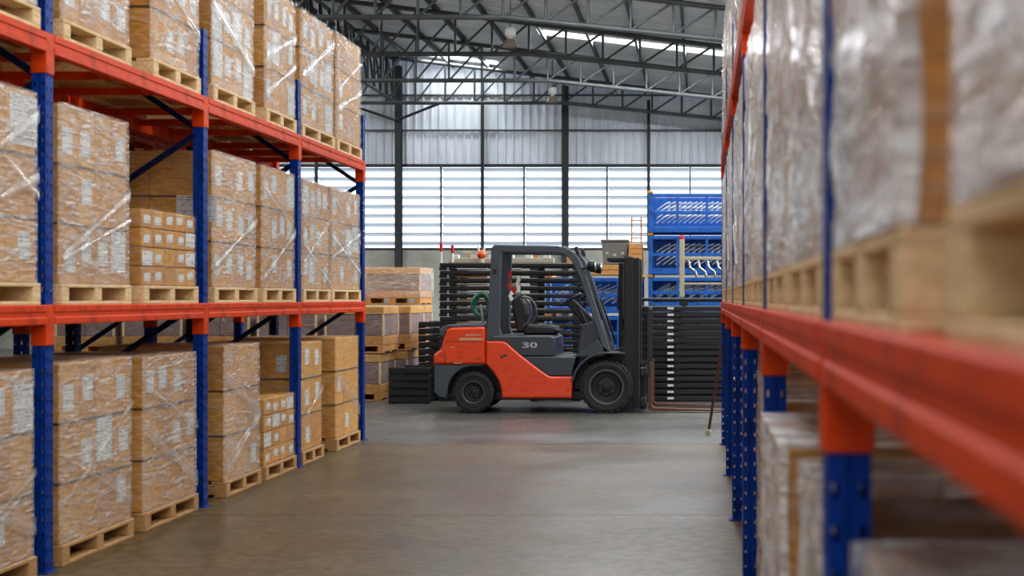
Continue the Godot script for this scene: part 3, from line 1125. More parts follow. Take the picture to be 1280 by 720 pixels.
func wheel(o: Node3D, at: Vector3, r: float, w: float, rim: float, side: float, nuts: int, lugs: int) -> void:
	# side +1: outer face towards +z
	var b := Basis.IDENTITY if side > 0 else Basis(Vector3(0, 1, 0), PI)
	var st := start()
	var h := w / 2
	add_lathe(st, [Vector2(rim, -h * 0.8), Vector2(r * 0.8, -h), Vector2(r * 0.95, -h * 0.9), Vector2(r * 0.965, -h * 0.6), Vector2(r * 0.965, h * 0.6), Vector2(r * 0.95, h * 0.88), Vector2(r * 0.86, h), Vector2(r * 0.78, h * 0.98), Vector2(r * 0.77, h * 0.93), Vector2(rim * 1.12, h * 0.9), Vector2(rim, h * 0.78), Vector2(rim, -h * 0.8)], 40)
	for i in lugs:
		var g := TAU * i / lugs
		for s in [-1, 1]:
			var gg: float = g + (0.5 * TAU / lugs if s > 0 else 0.0)
			add_box(st, Vector3(r * 0.07, TAU * r / lugs * 0.62, h * 0.9), 0.006, Vector3(cos(gg), sin(gg), 0) * r * 0.965 + Vector3(0, 0, s * h * 0.5), Basis(Vector3(0, 0, 1), gg))
	var t := part("wheel", st.commit(), M.rubber, o, at, b)
	part("rim", lathe([Vector2(rim, -h * 0.7), Vector2(rim * 1.03, h * 0.8), Vector2(rim * 0.97, h * 0.86), Vector2(rim * 0.9, h * 0.8), Vector2(rim * 0.86, h * 0.45), Vector2(rim * 0.62, h * 0.4), Vector2(rim * 0.58, h * 0.6), Vector2(rim * 0.3, h * 0.64), Vector2(rim * 0.28, h * 0.85), Vector2(rim * 0.1, h * 0.9), Vector2(0, h * 0.9)], 36), M.rim_black, t)
	part("rim_edge", lathe([Vector2(rim * 1.0, h * 0.86), Vector2(rim * 1.05, h * 0.93), Vector2(rim * 1.1, h * 0.92), Vector2(rim * 1.1, h * 0.86)], 36), M.rim_edge, t)
	for i in nuts:
		var g := TAU * i / nuts + 0.5
		part("wheel_nut", lathe([Vector2(0, 0.02), Vector2(0.012, 0.02), Vector2(0.014, 0.0), Vector2(0.014, -0.01)], 6), M.bolt_steel, t, Vector3(cos(g) * rim * 0.45, sin(g) * rim * 0.45, h * 0.62))


func forklift() -> void:
	var o := thing("forklift", "orange and dark grey forklift truck crossing the end of the aisle", "forklift", Vector3(-2.987, 0, -19.26))
	var W := 0.60
	var rc := Vector2(0, 0.275)
	var fc := Vector2(1.746, 0.345)
	# counterweight: orange upper casting and grey lower casting
	var cw := part("counterweight", prism([Vector2(0.16, 0.645), Vector2(0.147, 1.125), Vector2(0.12, 1.137), Vector2(-0.28, 1.125), Vector2(-0.35, 1.10), Vector2(-0.40, 0.95), Vector2(-0.43, 0.84), Vector2(-0.50, 0.79), Vector2(-0.522, 0.77), Vector2(-0.524, 0.645)], -W + 0.01, W - 0.01, 0.025), M.truck_orange, o)
	part("counterweight_seam", box(Vector3(0.006, 0.16, 0.004), 0), M.truck_black, cw, Vector3(-0.365, 0.72, W - 0.009))
	part("panel_line", box(Vector3(0.5, 0.006, 0.004), 0), M.rust, cw, Vector3(-0.12, 0.945, W - 0.009))
	for d in [[0.0, 1.03, 0.20, 0.018], [-0.03, 0.975, 0.30, 0.034], [-0.27, 0.87, 0.06, 0.012], [-0.2, 0.66, 0.1, 0.014]]:
		part("scrape_mark", box(Vector3(d[2], d[3], 0.002), 0), M.scrape, cw, Vector3(d[0], d[1], W - 0.0095))
	var low := [Vector2(0.168, 0.64), Vector2(-0.514, 0.64), Vector2(-0.514, 0.28), Vector2(-0.45, 0.215), Vector2(-0.37, 0.195)]
	low.append_array(arc(rc, 0.345, 183, 78, 9))
	part("lower_counterweight", prism(low, -W + 0.02, W - 0.02, 0.012), M.truck_slate, o)
	part("wheel_arch", prism([Vector2(-0.34, 0.2), Vector2(0.36, 0.2), Vector2(0.36, 0.62), Vector2(-0.34, 0.62)], -W + 0.34, W - 0.34, 0.0), M.truck_black, o)
	part("hood_lid", prism([Vector2(-0.45, 1.02), Vector2(-0.45, 1.09), Vector2(-0.41, 1.14), Vector2(-0.33, 1.165), Vector2(0.15, 1.175), Vector2(0.15, 1.125), Vector2(-0.33, 1.115), Vector2(-0.37, 1.06), Vector2(-0.39, 1.0)], -W + 0.06, W - 0.06, 0.015), M.truck_slate, o)
	# main body
	var body := [Vector2(0.168, 0.65), Vector2(0.168, 0.948), Vector2(0.40, 0.945), Vector2(0.44, 0.925), Vector2(0.624, 0.759), Vector2(0.91, 0.545), Vector2(0.99, 0.49), Vector2(1.04, 0.482), Vector2(1.30, 0.482), Vector2(1.285, 0.199), Vector2(0.377, 0.199), Vector2(0.365, 0.32), Vector2(0.33, 0.43), Vector2(0.27, 0.53), Vector2(0.21, 0.60)]
	var bd := part("side_body", prism(body, -W, W, 0.02), M.truck_orange, o)
	part("scrape_mark", box(Vector3(0.1, 0.03, 0.002), 0), M.rust, bd, Vector3(0.4, 0.75, W + 0.0005), Basis(Vector3(0, 0, 1), 0.4))
	part("hood", prism([Vector2(0.168, 0.95), Vector2(0.25, 1.02), Vector2(1.02, 1.02), Vector2(1.065, 0.99), Vector2(1.08, 0.88), Vector2(1.07, 0.744), Vector2(0.62, 0.744), Vector2(0.42, 0.93)], -W + 0.03, W - 0.03, 0.02), M.truck_grey, o)
	part("step_panel", prism([Vector2(0.63, 0.742), Vector2(1.348, 0.742), Vector2(1.31, 0.6), Vector2(1.294, 0.49), Vector2(0.99, 0.492), Vector2(0.91, 0.55)], -W + 0.02, W - 0.02, 0.012), M.truck_grey, o)
	part("chassis", box(Vector3(1.9, 0.12, 0.7), 0.01), M.truck_black, o, Vector3(0.95, 0.22, 0))
	part("step_frame", box(Vector3(0.86, 0.02, 1.1), 0.004), M.truck_black, o, Vector3(0.83, 0.185, 0))
	# number on the hood
	var tm := TextMesh.new()
	var sf := SystemFont.new()
	sf.font_names = PackedStringArray(["Droid Sans"])
	sf.font_weight = 700
	tm.font = sf
	tm.text = "30"
	tm.font_size = 32
	tm.pixel_size = 0.0034
	tm.depth = 0.004
	part("number", tm, M.decal_grey, o, Vector3(0.735, 0.895, W - 0.028), Basis(Vector3(1.72, 0, 0), Vector3(0, 0.9, 0), Vector3(0, 0, 1)))
	# cowl, fenders, axle
	part("cowl", prism([Vector2(1.40, 1.16), Vector2(1.58, 1.22), Vector2(1.64, 1.20), Vector2(1.80, 0.80), Vector2(1.34, 0.755)], -W + 0.2, W - 0.2, 0.02), M.truck_grey, o)
	part("dash_side", prism([Vector2(1.30, 0.742), Vector2(1.62, 0.96), Vector2(1.78, 0.82), Vector2(1.70, 0.742)], -W + 0.06, W - 0.06, 0.01), M.truck_grey, o)
	for s in [-1, 1]:
		var outer := arc(fc, 0.465, 170, 95, 12)
		outer.append_array([Vector2(1.80, 0.806), Vector2(1.985, 0.80), Vector2(1.985, 0.775), Vector2(1.80, 0.782)])
		var inner := arc(fc, 0.435, 95, 170, 12)
		outer.append_array(inner)
		part("fender", prism(outer, s * 0.46 - 0.16, s * 0.46 + 0.16, 0.006), M.truck_grey, o)
	part("fender_back", prism([Vector2(1.30, 0.3), Vector2(1.34, 0.6), Vector2(1.5, 0.76), Vector2(1.95, 0.77), Vector2(1.95, 0.3)], -W + 0.3, W - 0.3, 0), M.truck_black, o)
	part("drive_axle", lathe([Vector2(0, -0.55), Vector2(0.1, -0.55), Vector2(0.1, 0.5), Vector2(0, 0.5)], 16), M.truck_black, o, Vector3(fc.x, fc.y, 0))
	part("steer_axle", box(Vector3(0.12, 0.12, 0.9), 0.01), M.truck_black, o, Vector3(0, 0.275, 0))
	for s in [-1, 1]:
		wheel(o, Vector3(fc.x, fc.y, s * 0.485), 0.35, 0.23, 0.21, s, 6, 26)
		wheel(o, Vector3(rc.x, rc.y, s * 0.50), 0.272, 0.19, 0.135, s, 5, 22)
	# overhead guard
	var front := [Vector2(0.30, 2.165), Vector2(1.10, 2.155), Vector2(1.20, 2.135), Vector2(1.28, 2.085), Vector2(1.345, 2.0), Vector2(1.43, 1.81), Vector2(1.58, 1.36), Vector2(1.69, 1.02), Vector2(1.755, 0.80)]
	for s in [-1, 1]:
		var zc: float = s * 0.50
		part("guard_front_pillar", path_bar(front, [0.10, 0.095, 0.1, 0.1, 0.1, 0.095, 0.09, 0.09, 0.1], zc - 0.04, zc + 0.04, 0.012), M.truck_slate, o)
		part("guard_rear_pillar", prism([Vector2(0.165, 0.95), Vector2(0.175, 1.2), Vector2(0.21, 1.8), Vector2(0.23, 2.18), Vector2(0.27, 2.215), Vector2(0.37, 2.215), Vector2(0.355, 1.9), Vector2(0.345, 1.4), Vector2(0.34, 1.12), Vector2(0.375, 1.02), Vector2(0.40, 0.95)], zc - 0.045, zc + 0.045, 0.012), M.truck_slate, o)
	for i in 8:
		part("guard_bar", box(Vector3(0.04, 0.03, 0.96), 0.006), M.truck_grey, o, Vector3(0.36 + i * 0.115, 2.19, 0))
	part("guard_cross", box(Vector3(0.08, 0.06, 1.0), 0.01), M.truck_slate, o, Vector3(0.3, 2.18, 0))
	part("guard_cross", box(Vector3(0.08, 0.05, 1.0), 0.01), M.truck_slate, o, Vector3(1.22, 2.125, 0))
	part("warning_sticker", box(Vector3(0.05, 0.07, 0.002), 0), M.truck_black, o, Vector3(0.275, 1.86, 0.546))
	# seat
	var seat := part("seat", prism([Vector2(0.62, 1.02), Vector2(0.60, 1.10), Vector2(0.66, 1.16), Vector2(0.95, 1.15), Vector2(1.05, 1.13), Vector2(1.08, 1.08), Vector2(1.04, 1.02)], -0.24, 0.24, 0.03), M.vinyl, o)
	part("backrest", prism([Vector2(0.53, 1.05), Vector2(0.46, 1.35), Vector2(0.46, 1.5), Vector2(0.51, 1.55), Vector2(0.58, 1.54), Vector2(0.64, 1.44), Vector2(0.67, 1.3), Vector2(0.66, 1.15), Vector2(0.64, 1.05)], -0.23, 0.23, 0.03), M.vinyl, o)
	for s in [-1, 1]:
		part("hip_rest", tube([Vector3(0.55, 1.54, s * 0.26), Vector3(0.64, 1.51, s * 0.27), Vector3(0.71, 1.42, s * 0.27), Vector3(0.73, 1.3, s * 0.27), Vector3(0.69, 1.2, s * 0.27), Vector3(0.62, 1.14, s * 0.26)], 0.018, 8), M.truck_slate, seat)
	# steering column and wheel
	part("steering_column", prism([Vector2(1.16, 1.44), Vector2(1.26, 1.50), Vector2(1.62, 1.16), Vector2(1.50, 1.06)], -0.07, 0.07, 0.015), M.truck_black, o)
	var ring := []
	for i in 24:
		ring.append(Vector3(cos(TAU * i / 24) * 0.165, 0, sin(TAU * i / 24) * 0.165))
	var sw := part("steering_wheel", tube(ring, 0.014, 8, true), M.truck_black, o, Vector3(1.22, 1.49, 0), Basis(Vector3(0, 0, 1), 0.55))
	for i in 3:
		rod("spoke", Vector3.ZERO, Vector3(cos(TAU * i / 3), 0, sin(TAU * i / 3)) * 0.16, 0.01, M.truck_black, sw)
	for i in 3:
		rod("lever", Vector3(1.45, 1.2, 0.16 + 0.05 * i), Vector3(1.36, 1.38, 0.16 + 0.05 * i), 0.008, M.truck_black, o)
		part("lever_knob", lathe([Vector2(0, -0.02), Vector2(0.016, -0.01), Vector2(0.016, 0.01), Vector2(0, 0.02)], 10), M.truck_black, o, Vector3(1.36, 1.385, 0.16 + 0.05 * i))
	# mast: outer and inner rails, cross members, cylinders, chains
	for s in [-1, 1]:
		var z: float = s * 0.36
		part("mast_outer_rail", box(Vector3(0.12, 2.03, 0.07), 0.006), M.truck_black, o, Vector3(2.03, 1.045, z))
		part("mast_inner_rail", box(Vector3(0.09, 2.0, 0.06), 0.006), M.truck_black, o, Vector3(2.125, 1.05, z - s * 0.05))
		rod("lift_cylinder", Vector3(1.925, 0.1, s * 0.27), Vector3(1.925, 1.98, s * 0.27), 0.034, M.truck_black, o)
		rod("tilt_cylinder", Vector3(1.5, 0.62, s * 0.3), Vector3(1.98, 0.86, s * 0.3), 0.035, M.truck_black, o)
		part("mast_bracket", prism([Vector2(1.90, 0.70), Vector2(1.99, 0.98), Vector2(2.09, 0.70)], z + s * 0.035, z + s * 0.045, 0.0), M.truck_black, o)
		bar("lift_chain", Vector3(2.10, 0.6, s * 0.12), Vector3(2.10, 1.98, s * 0.12), 0.02, 0.04, M.steel_dark, o)
		part("rail_edge", box(Vector3(0.012, 1.98, 0.012), 0.002), M.truck_slate, o, Vector3(2.17, 1.045, z + s * 0.0))
	for y in [0.12, 1.2, 2.04]:
		part("mast_cross", box(Vector3(0.06, 0.09, 0.76), 0.006), M.truck_black, o, Vector3(2.0, y, 0))
	part("mast_head", box(Vector3(0.36, 0.05, 0.74), 0.008), M.truck_black, o, Vector3(1.92, 2.03, 0))
	rod("hose", Vector3(1.90, 1.98, 0.1), Vector3(1.87, 1.35, 0.1), 0.014, M.truck_black, o)
	# carriage, load backrest and forks
	var car := part("carriage", box(Vector3(0.06, 0.1, 1.0), 0.006), M.truck_black, o, Vector3(2.22, 0.14, 0))
	part("carriage_bar", box(Vector3(0.06, 0.1, 1.0), 0.006), M.truck_black, car, Vector3(0, 0.40, 0))
	for s in [-1, 1]:
		part("carriage_side", box(Vector3(0.1, 0.62, 0.03), 0.004), M.truck_black, car, Vector3(-0.02, 0.2, s * 0.2))
		bar("backrest_post", Vector3(2.30, 0.5, s * 0.49), Vector3(2.30, 1.38, s * 0.49), 0.035, 0.05, M.steel_dark, o)
	for i in 5:
		bar("backrest_bar", Vector3(2.30, 0.5, -0.36 + i * 0.18), Vector3(2.30, 1.36, -0.36 + i * 0.18), 0.025, 0.02, M.steel_dark, o)
	part("backrest_rail", box(Vector3(0.035, 0.04, 1.02), 0.004), M.steel_dark, o, Vector3(2.30, 1.37, 0))
	for s in [-1, 1]:
		part("fork", prism([Vector2(2.29, 0.66), Vector2(2.34, 0.66), Vector2(2.345, 0.09), Vector2(2.37, 0.065), Vector2(3.36, 0.035), Vector2(3.42, 0.022), Vector2(2.37, 0.018), Vector2(2.31, 0.03), Vector2(2.29, 0.06)], s * 0.42 - 0.06, s * 0.42 + 0.06, 0.004), M.rust, o)
	# lamps and mirror on the front pillars
	for s in [-1, 1]:
		var hl := part("headlamp", lathe([Vector2(0, -0.07), Vector2(0.05, -0.065), Vector2(0.075, -0.02), Vector2(0.08, 0.03), Vector2(0.075, 0.04), Vector2(0, 0.035)], 20), M.truck_black, o, Vector3(1.56, 1.93, s * 0.56), Basis(Vector3(0, 1, 0), PI / 2))
		part("lens", lathe([Vector2(0.07, 0.036), Vector2(0.05, 0.05), Vector2(0, 0.055)], 20), M.chrome, hl)
		rod("lamp_bracket", Vector3(1.42, 1.9, s * 0.54), Vector3(1.54, 1.93, s * 0.55), 0.015, M.truck_black, o)
		part("signal_lamp", box(Vector3(0.05, 0.11, 0.07), 0.012), M.truck_black, o, Vector3(1.355, 2.14, s * 0.5), Basis(Vector3(0, 0, 1), 0.25))
		rod("hand_grip", Vector3(1.60, 1.5, s * 0.44), Vector3(1.80, 0.95, s * 0.44), 0.014, M.truck_black, o)
	rod("lamp_wire", Vector3(1.38, 2.12, 0.5), Vector3(1.52, 1.99, 0.54), 0.005, M.truck_black, o)
	# red and white rag tied to the rear pillar
	var rag := thing("cloth_rag", "red and white cloth tags tied to the forklift's rear pillar", "cloth", Vector3(-2.55, 1.68, -18.9))
	var strips := [[-0.06, 0.0, M.red, 0.10], [-0.035, -0.14, M.white_paint, 0.12], [0.06, 0.02, M.white_paint, 0.22], [-0.05, 0.14, M.red, 0.12], [0.0, -0.06, M.red, 0.08]]
	for d in strips:
		part("cloth_strip", path_bar([Vector2(0, d[3] / 2), Vector2(0.012, d[3] / 4), Vector2(-0.01, 0), Vector2(0.012, -d[3] / 4), Vector2(0.0, -d[3] / 2)], [0.03, 0.05, 0.045, 0.05, 0.04], -0.006, 0.006, 0.003), d[2], rag, Vector3(d[0] + 0.06, d[1], 0.0 if d[2] == M.red else 0.014))
	# green hose coil hung behind the rear pillar
	var hc := thing("hose_coil", "coil of green hose hanging behind the forklift's rear pillar", "hose", Vector3(-2.945, 1.18, -19.1))
	var pts := []
	for i in 64:
		var g := TAU * i / 64 * 4
		pts.append(Vector3(cos(g) * (0.105 + 0.016 * sin(i * 0.7)), 0.23 + sin(g) * (0.15 + 0.02 * cos(i * 0.5)), -0.05 + 0.1 * i / 64.0))
	part("coil", tube(pts, 0.023, 8), M.hose_green, hc)
	part("nozzle", tube([Vector3(0.0, 0.25, 0.07), Vector3(0.02, 0.12, 0.07), Vector3(0.03, 0.0, 0.06)], 0.022, 10), M.chrome, hc)
	part("bracket", box(Vector3(0.05, 0.3, 0.05), 0.006), M.truck_slate, hc, Vector3(0.09, 0.15, 0))


# ------------------------------------------------------------------ stacks of black steel frames
func black_frame(label: String, group: String, at: Vector3, w: float, d: float, h: float, tube_h: float, stubs: Array, sticker := -1.0, held := []) -> void:
	var o := thing("steel_stillage", label, "stillage", at, 0, group)
	for z in [-d / 2 + 0.03, d / 2 - 0.03]:
		part("rail", box(Vector3(w - 0.02, tube_h, 0.05), 0.012), M.frame_black, o, Vector3(0, h - tube_h / 2 - 0.006, z))
	for x in stubs:
		part("cross_rail", box(Vector3(0.05, tube_h * 0.8, d - 0.08), 0.008), M.frame_black, o, Vector3(x, h - tube_h / 2 - 0.006, 0))
		for z in [-d / 2 + 0.03, d / 2 - 0.03]:
			part("foot", box(Vector3(0.12, h - tube_h - 0.004, 0.05), 0.01), M.frame_black, o, Vector3(x, (h - tube_h) / 2 - 0.002, z))
	for k in held.size():
		part("bar", box(Vector3(0.5 if k == 0 else 0.36, 0.03, 0.06), 0.006), held[k], o, Vector3(-0.61 if k == 0 else -0.05, 0.018, d / 2 - 0.14))
	if sticker > -0.9:
		part("sticker", box(Vector3(0.09, tube_h * 0.42, 0.002), 0), M.sticker_white, o, Vector3(sticker, h - tube_h / 2 - 0.002, d / 2 + 0.0045))


func black_stacks() -> void:
	var nth := ["first", "second", "third", "fourth", "fifth", "sixth", "seventh", "eighth", "ninth", "tenth", "eleventh", "twelfth", "thirteenth", "fourteenth", "fifteenth", "sixteenth", "seventeenth", "eighteenth"]
	# tall stack behind the forklift
	for i in 18:
		black_frame("black steel stillage, %s from the floor in the tall stack behind the forklift" % nth[i], "tall stack of black stillages", Vector3(-2.78, i * 0.113, -21.35), 2.12, 1.0, 0.113, 0.062, [-1.0, -0.86, 0.33, 0.96], -1.0, [] if i < 9 else [[M.cream, M.wood_tan, M.rod_steel][i % 3], [M.rod_steel, M.cream][i % 2]])
	# stack with white stickers past the forks
	for i in 15:
		black_frame("black steel stillage with white sticker, %s from the floor beyond the forks" % nth[i], "stack of stickered black stillages", Vector3(0.10, i * 0.0935, -21.2), 1.95, 1.0, 0.0935, 0.072, [-0.9, -0.45, 0.5, 0.92], -0.54)
	black_frame("wide black steel stillage lying on top of the stickered stack", "", Vector3(0.05, 15 * 0.0935, -21.2), 2.1, 1.1, 0.12, 0.05, [-1.0, -0.3, 0.4, 1.0])
	# low stacks beside the crates
	for i in 5:
		black_frame("black steel stillage, %s from the floor in the low stack beside wrapped crates" % nth[i], "low stack of black stillages", Vector3(-4.17, i * 0.105, -20.75), 0.62, 0.8, 0.105, 0.09, [-0.24, 0.24])
	for i in 11:
		black_frame("black steel stillage, %s from the floor in the stack behind the low stack" % nth[i], "stepped stack of black stillages", Vector3(-4.02, i * 0.105, -22.3), 0.66, 0.9, 0.105, 0.08, [-0.27, 0.27])


# ------------------------------------------------------------------ wrapped crates
func wrapped_crate(where: String, at: Vector3, s: Vector3, film: String, sd: int) -> void:
	var p := thing("wooden_pallet", "small pallet under the %s" % where, "pallet", at, 0, "pallets under the wrapped crates")
	pallet_parts(p, s.x, s.z, M.wood_crate)
	var o := thing("wrapped_crate", where, "crate", at + Vector3(0, PALLET_H + 0.002, 0), 0, "film-wrapped crates stacked beside the black frames")
	var h := s.y - PALLET_H - 0.002
	part("tray", box(Vector3(s.x, h * 0.22, s.z), 0.006), M.cardboard_ochre, o, Vector3(0, h * 0.11, 0))
	for c in 2:
		for q in 2:
			part("carton", box(Vector3(s.x / 2 - 0.012, h * 0.56 - 0.006, s.z / 2 - 0.012), 0.008), M.cardboard_mauve, o, Vector3((c - 0.5) * s.x / 2, h * 0.5, (q - 0.5) * s.z / 2))
	for c in [-1, 1]:
		for q in [-1, 1]:
			part("edge_post", box(Vector3(0.03, h * 0.56, 0.03), 0.004), M.wood_pale, o, Vector3(c * (s.x / 2 - 0.006), h * 0.5, q * (s.z / 2 - 0.006)))
	part("lid", box(Vector3(s.x + 0.005, h * 0.2, s.z + 0.005), 0.006), M.cardboard_2, o, Vector3(0, h * 0.89, 0))
	part("shrink_film", film_mesh(Vector3(s.x + 0.045, h + 0.01, s.z + 0.045), 0.012, sd), M[film], o)


func crates() -> void:
	var col := ["first", "second", "third", "fourth", "fifth"]
	var row := ["aisle", "middle", "wall"]
	var n := 0
	for r in 3:
		for c in 5:
			var tiers := 2 if r < 2 else 3
			for t in tiers:
				if r == 1 and c > 2: continue
				var tier: String = ["floor tier", "second tier", "top tier"][t]
				var s := Vector3(0.86 if t < 2 else 0.90, 0.69 if t < 2 else 0.60, 1.02)
				var x := -4.66 - 0.05 * (1 if t == 0 else 0) - s.x / 2 - c * 0.99 + (0.16 if r == 1 else (0.08 if r == 2 else 0.0))
				wrapped_crate("wrapped crate, %s, %s-side row, %s column from black frames" % [tier, row[r], col[c]], Vector3(x, t * 0.704, -21.4 - r * 1.16), s, "film" if t == 2 else "film_thin", n % 3)
				n += 1


# ------------------------------------------------------------------ blue cages
func cage(label: String, at: Vector3, w: float, h: float, d: float, which: String, count: int) -> void:
	var o := thing("blue_cage", label, "cage", at, 0, "blue steel stacking cages")
	var m: Material = M.cage_blue
	for x in [-w / 2 + 0.035, w / 2 - 0.035]:
		for z in [-d / 2 + 0.035, d / 2 - 0.035]:
			part("corner_post", box(Vector3(0.07, h, 0.07), 0.006), m, o, Vector3(x, h / 2, z))
			part("stacking_cup", box(Vector3(0.09, 0.05, 0.09), 0.012), M.brass, o, Vector3(x, h + 0.02, z))
	for z in [-d / 2 + 0.03, d / 2 - 0.03]:
		for y in [0.06, h * 0.52, h - 0.03]:
			part("rail", box(Vector3(w - 0.1, 0.06 if y > 0.1 else 0.1, 0.035), 0.005), m, o, Vector3(0, y, z))
		for i in [1, 2, 3]:
			part("upright", box(Vector3(0.04, h - 0.08, 0.03), 0.004), m, o, Vector3(-w / 2 + w * i / 4.0, h / 2, z))
	for x in [-w / 2 + 0.03, w / 2 - 0.03]:
		for y in [0.06, h - 0.03]:
			part("side_rail", box(Vector3(0.035, 0.06, d - 0.1), 0.005), m, o, Vector3(x, y, 0))
	part("floor_sheet", box(Vector3(w - 0.06, 0.012, d - 0.06), 0), m, o, Vector3(0, 0.105, 0))
	part("back_sheet", box(Vector3(w - 0.08, h - 0.1, 0.006), 0), m, o, Vector3(0, h / 2, -d / 2 + 0.06))
	# short steel rods lying inside, tilted against one another
	var st := tube([Vector3(-0.125, -0.045, 0), Vector3(-0.05, -0.01, 0), Vector3(0.045, 0.03, 0), Vector3(0.125, 0.045, 0)], 0.014, 8)
	if not cache.has("bent_rod"): cache["bent_rod"] = st
	var rows := 4
	var per := int(ceil(count / float(rows)))
	for i in count:
		var r := i / per
		var k := i % per
		var p := Vector3(-w / 2 + 0.25 + (w - 0.5) * k / (per - 1.0), 0.24 + r * (h - 0.36) / rows, d / 2 - 0.12 - r * 0.05)
		solo("steel_rod", cache["bent_rod"], M.rod_steel, at + p, Basis(Vector3(0, 0, 1), rng.randf_range(0.16, 0.2)), "short bent grey steel rod lying in the %s" % which, "rod", "steel rods in the %s" % which)


func blue_cages() -> void:
	var z := -24.2
	# wooden bearers carry the lower cages clear of the black frames in front
	cage("blue steel cage of rods standing on the floor behind stickered black frames", Vector3(0.10, 0, z), 1.95, 0.645, 1.0, "lowest blue cage", 20)
	cage("blue steel cage of rods, second from the floor", Vector3(0.10, 0.69, z), 1.95, 0.595, 1.0, "second blue cage from the floor", 28)
	cage("blue steel cage of rods, second from the top of its stack", Vector3(0.10, 1.90, z), 1.95, 0.65, 1.0, "second blue cage from the top", 60)
	cage("blue steel cage of rods on top of the stack of cages", Vector3(0.10, 2.595, z), 1.95, 0.66, 1.0, "topmost blue cage", 68)
	cage("blue steel cage of rods below the two upper cages", Vector3(0.10, 1.33, z), 1.95, 0.525, 1.0, "middle blue cage of the stack", 36)
	cage("blue steel cage of curved rods standing beside the forklift mast", Vector3(-1.78, 1.25, z), 1.6, 0.60, 1.0, "blue cage beside the mast", 36)
	cage("lower blue steel cage under the cage beside the mast", Vector3(-1.78, 0.61, z), 1.6, 0.595, 1.0, "lower blue cage beside the mast", 12)
	cage("blue steel cage at the foot of the stack beside the mast", Vector3(-1.78, 0.0, z), 1.6, 0.565, 1.0, "foot cage beside the mast", 8)
	# wooden crates over the cages
	var g := "wooden crates above the blue cages"
	for d in [[-1.55, 1.895, 1.15, 0.17, "long low wooden crate lying on the blue cage behind the mast"], [-1.09, 2.065, 0.22, 0.36, "small upright wooden crate beside the upper blue cages"]]:
		var o := thing("wooden_crate", d[4], "crate", Vector3(d[0], d[1], z + 0.1), 0, g)
		var w: float = d[2]
		var h: float = d[3]
		part("body", box(Vector3(w - 0.02, h, 0.7), 0.004), M.wood_crate, o, Vector3(0, h / 2, 0))
		var boards := maxi(2, int(h / 0.09))
		for i in boards:
			part("board", box(Vector3(w, h / boards - 0.008, 0.02), 0.003), M.wood_crate, o, Vector3(0, h * (i + 0.5) / boards, 0.36))
	var gb := thing("grey_bin", "grey plastic bin on the wooden crate behind the forklift mast", "bin", Vector3(-1.44, 2.066, z + 0.15))
	part("bin_body", prism([Vector2(-0.19, 0.0), Vector2(0.19, 0), Vector2(0.225, 0.40), Vector2(-0.225, 0.40)], -0.25, 0.25, 0.012), M.grey_plastic, gb)
	part("bin_rim", box(Vector3(0.47, 0.04, 0.54), 0.01), M.grey_plastic, gb, Vector3(0, 0.41, 0))
	for i in 3:
		part("sticker", box(Vector3(0.05, 0.04, 0.003), 0), M.cream, gb, Vector3(-0.13 + 0.13 * i, 0.2 - 0.03 * (i % 2), 0.251))
	# a wooden post frame beside the top cage
	var wf := thing("wooden_trestle", "thin brown wooden trestle standing on the upright crate", "trestle", Vector3(-1.09, 2.426, z + 0.1))
	for x in [-0.08, 0.08]:
		bar("post", Vector3(x, 0, 0), Vector3(x, 0.46, 0), 0.025, 0.025, M.wood_tan, wf)
	for y in [0.1, 0.4]:
		bar("rung", Vector3(-0.1, y, 0.02), Vector3(0.1, y, 0.02), 0.02, 0.02, M.wood_tan, wf)


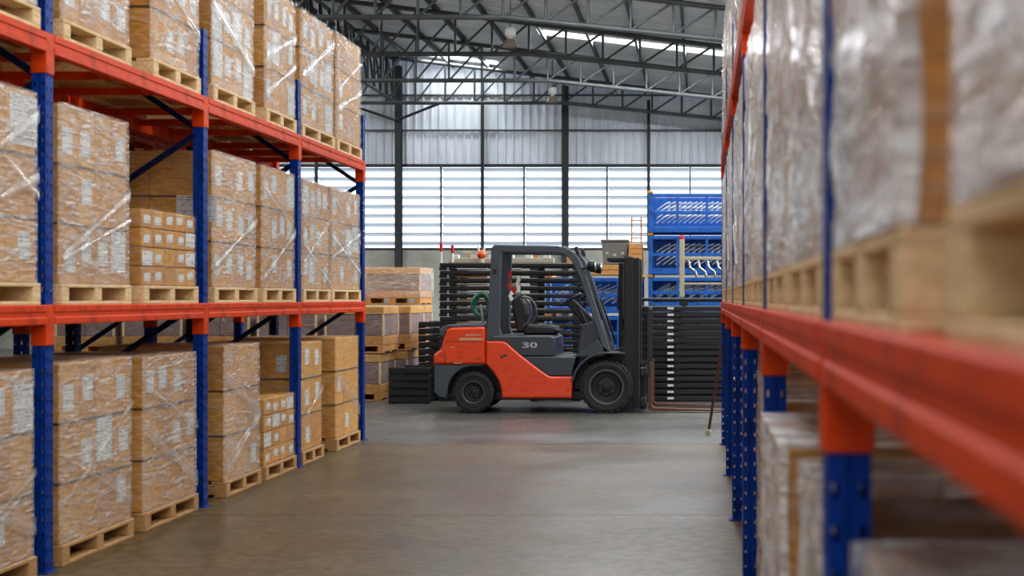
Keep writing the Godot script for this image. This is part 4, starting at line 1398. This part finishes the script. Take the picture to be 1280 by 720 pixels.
# ------------------------------------------------------------------ small things
func small_things() -> void:
	# pole leaning on the rack end
	var p := thing("leaning_pole", "thin rusty pole with a pale tip leaning against the rack end", "pole", Vector3(0.085, 0, -15.75))
	rod("shaft", Vector3(0, 0.03, 0), Vector3(0.19, 1.32, 0.45), 0.017, M.rust, p)
	part("tip", lathe([Vector2(0, -0.02), Vector2(0.03, -0.02), Vector2(0.032, 0.03), Vector2(0.018, 0.05), Vector2(0, 0.05)], 12), M.cream, p, Vector3(0, 0.02, 0), Basis(Vector3(1, 0, 0), -PI / 2 + 0.2))
	# pale stand in front of the blue cages, with silver brackets
	var s := thing("pale_stand", "pale post and crossbar stand with silver brackets before the blue cages", "stand", Vector3(-0.28, 1.525, -21.2))
	part("post", box(Vector3(0.075, 0.86, 0.075), 0.008), M.cream, s, Vector3(0, 0.43, 0))
	part("cap", lathe([Vector2(0, 0), Vector2(0.035, 0), Vector2(0.035, 0.03), Vector2(0.02, 0.07), Vector2(0, 0.07)], 12), M.red, s, Vector3(0, 0.86, 0), Basis(Vector3(1, 0, 0), -PI / 2))
	part("crossbar", box(Vector3(0.75, 0.05, 0.05), 0.006), M.cream, s, Vector3(0.4, 0.58, 0))
	part("crossbar", box(Vector3(0.75, 0.035, 0.05), 0.006), M.cream, s, Vector3(0.4, 0.2, 0))
	bar("stay", Vector3(0.74, 0, 0), Vector3(0.74, 0.6, 0), 0.04, 0.04, M.cream, s)
	for i in 5:
		var x := 0.1 + i * 0.14
		part("bracket", tube([Vector3(x, 0.54, 0.03), Vector3(x + 0.02, 0.44, 0.06), Vector3(x + 0.1, 0.38, 0.05), Vector3(x + 0.12, 0.3, 0.04)], 0.02, 8), M.chrome, s)
	# things on top of the tall black stack
	var top := 18 * 0.113
	var y := top
	var z := -21.35
	var fr := thing("pale_beam", "pale painted wooden beam lying on the tall black stack", "beam", Vector3(-2.95, y, z + 0.25))
	part("beam_body", box(Vector3(1.55, 0.07, 0.12), 0.006), M.cream, fr, Vector3(0, 0.035, 0))
	for i in 6:
		part("block", box(Vector3(0.1, 0.05, 0.1), 0.006), M.white_paint, fr, Vector3(-0.68 + i * 0.27, 0.095, 0))
	var fb := thing("pale_beam", "long pale rail on blocks behind the beam on the black stack", "beam", Vector3(-2.75, y, z - 0.25))
	part("beam_body", box(Vector3(1.7, 0.04, 0.06), 0.006), M.cream, fb, Vector3(0, 0.16, 0))
	for i in 4:
		part("block", box(Vector3(0.07, 0.14, 0.07), 0.006), M.wood_crate, fb, Vector3(-0.75 + i * 0.5, 0.07, 0))
	for d in [[-3.82, 0.30, "taller white marker post with red top on the black stack"], [-3.655, 0.26, "shorter white marker post with red top on the black stack"]]:
		var o := thing("marker_post", d[2], "marker", Vector3(d[0], y, z + 0.42))
		part("post", lathe([Vector2(0, 0), Vector2(0.02, 0), Vector2(0.016, d[1] * 0.55), Vector2(0, d[1] * 0.55)], 12), M.white_paint, o, Vector3.ZERO, Basis(Vector3(1, 0, 0), -PI / 2))
		part("red_top", lathe([Vector2(0, 0), Vector2(0.024, 0), Vector2(0.024, d[1] * 0.4), Vector2(0.012, d[1] * 0.45), Vector2(0, d[1] * 0.45)], 12), M.red, o, Vector3(0, d[1] * 0.55, 0), Basis(Vector3(1, 0, 0), -PI / 2))
	var ob := thing("orange_float", "round orange object with white fittings on the black stack", "float", Vector3(-3.23, y, z + 0.42))
	part("ball", lathe([Vector2(0, 0.05), Vector2(0.045, 0.06), Vector2(0.068, 0.1), Vector2(0.07, 0.125), Vector2(0.05, 0.165), Vector2(0, 0.185)], 18), M.orange_plastic, ob, Vector3(0, -0.0, 0), Basis(Vector3(1, 0, 0), -PI / 2))
	part("stand", lathe([Vector2(0, 0), Vector2(0.05, 0), Vector2(0.04, 0.07), Vector2(0, 0.07)], 14), M.cream, ob, Vector3.ZERO, Basis(Vector3(1, 0, 0), -PI / 2))
	for sx in [-1, 1]:
		rod("fitting", Vector3(sx * 0.04, 0.15, 0), Vector3(sx * 0.045, 0.24, 0), 0.018, M.white_paint, ob)
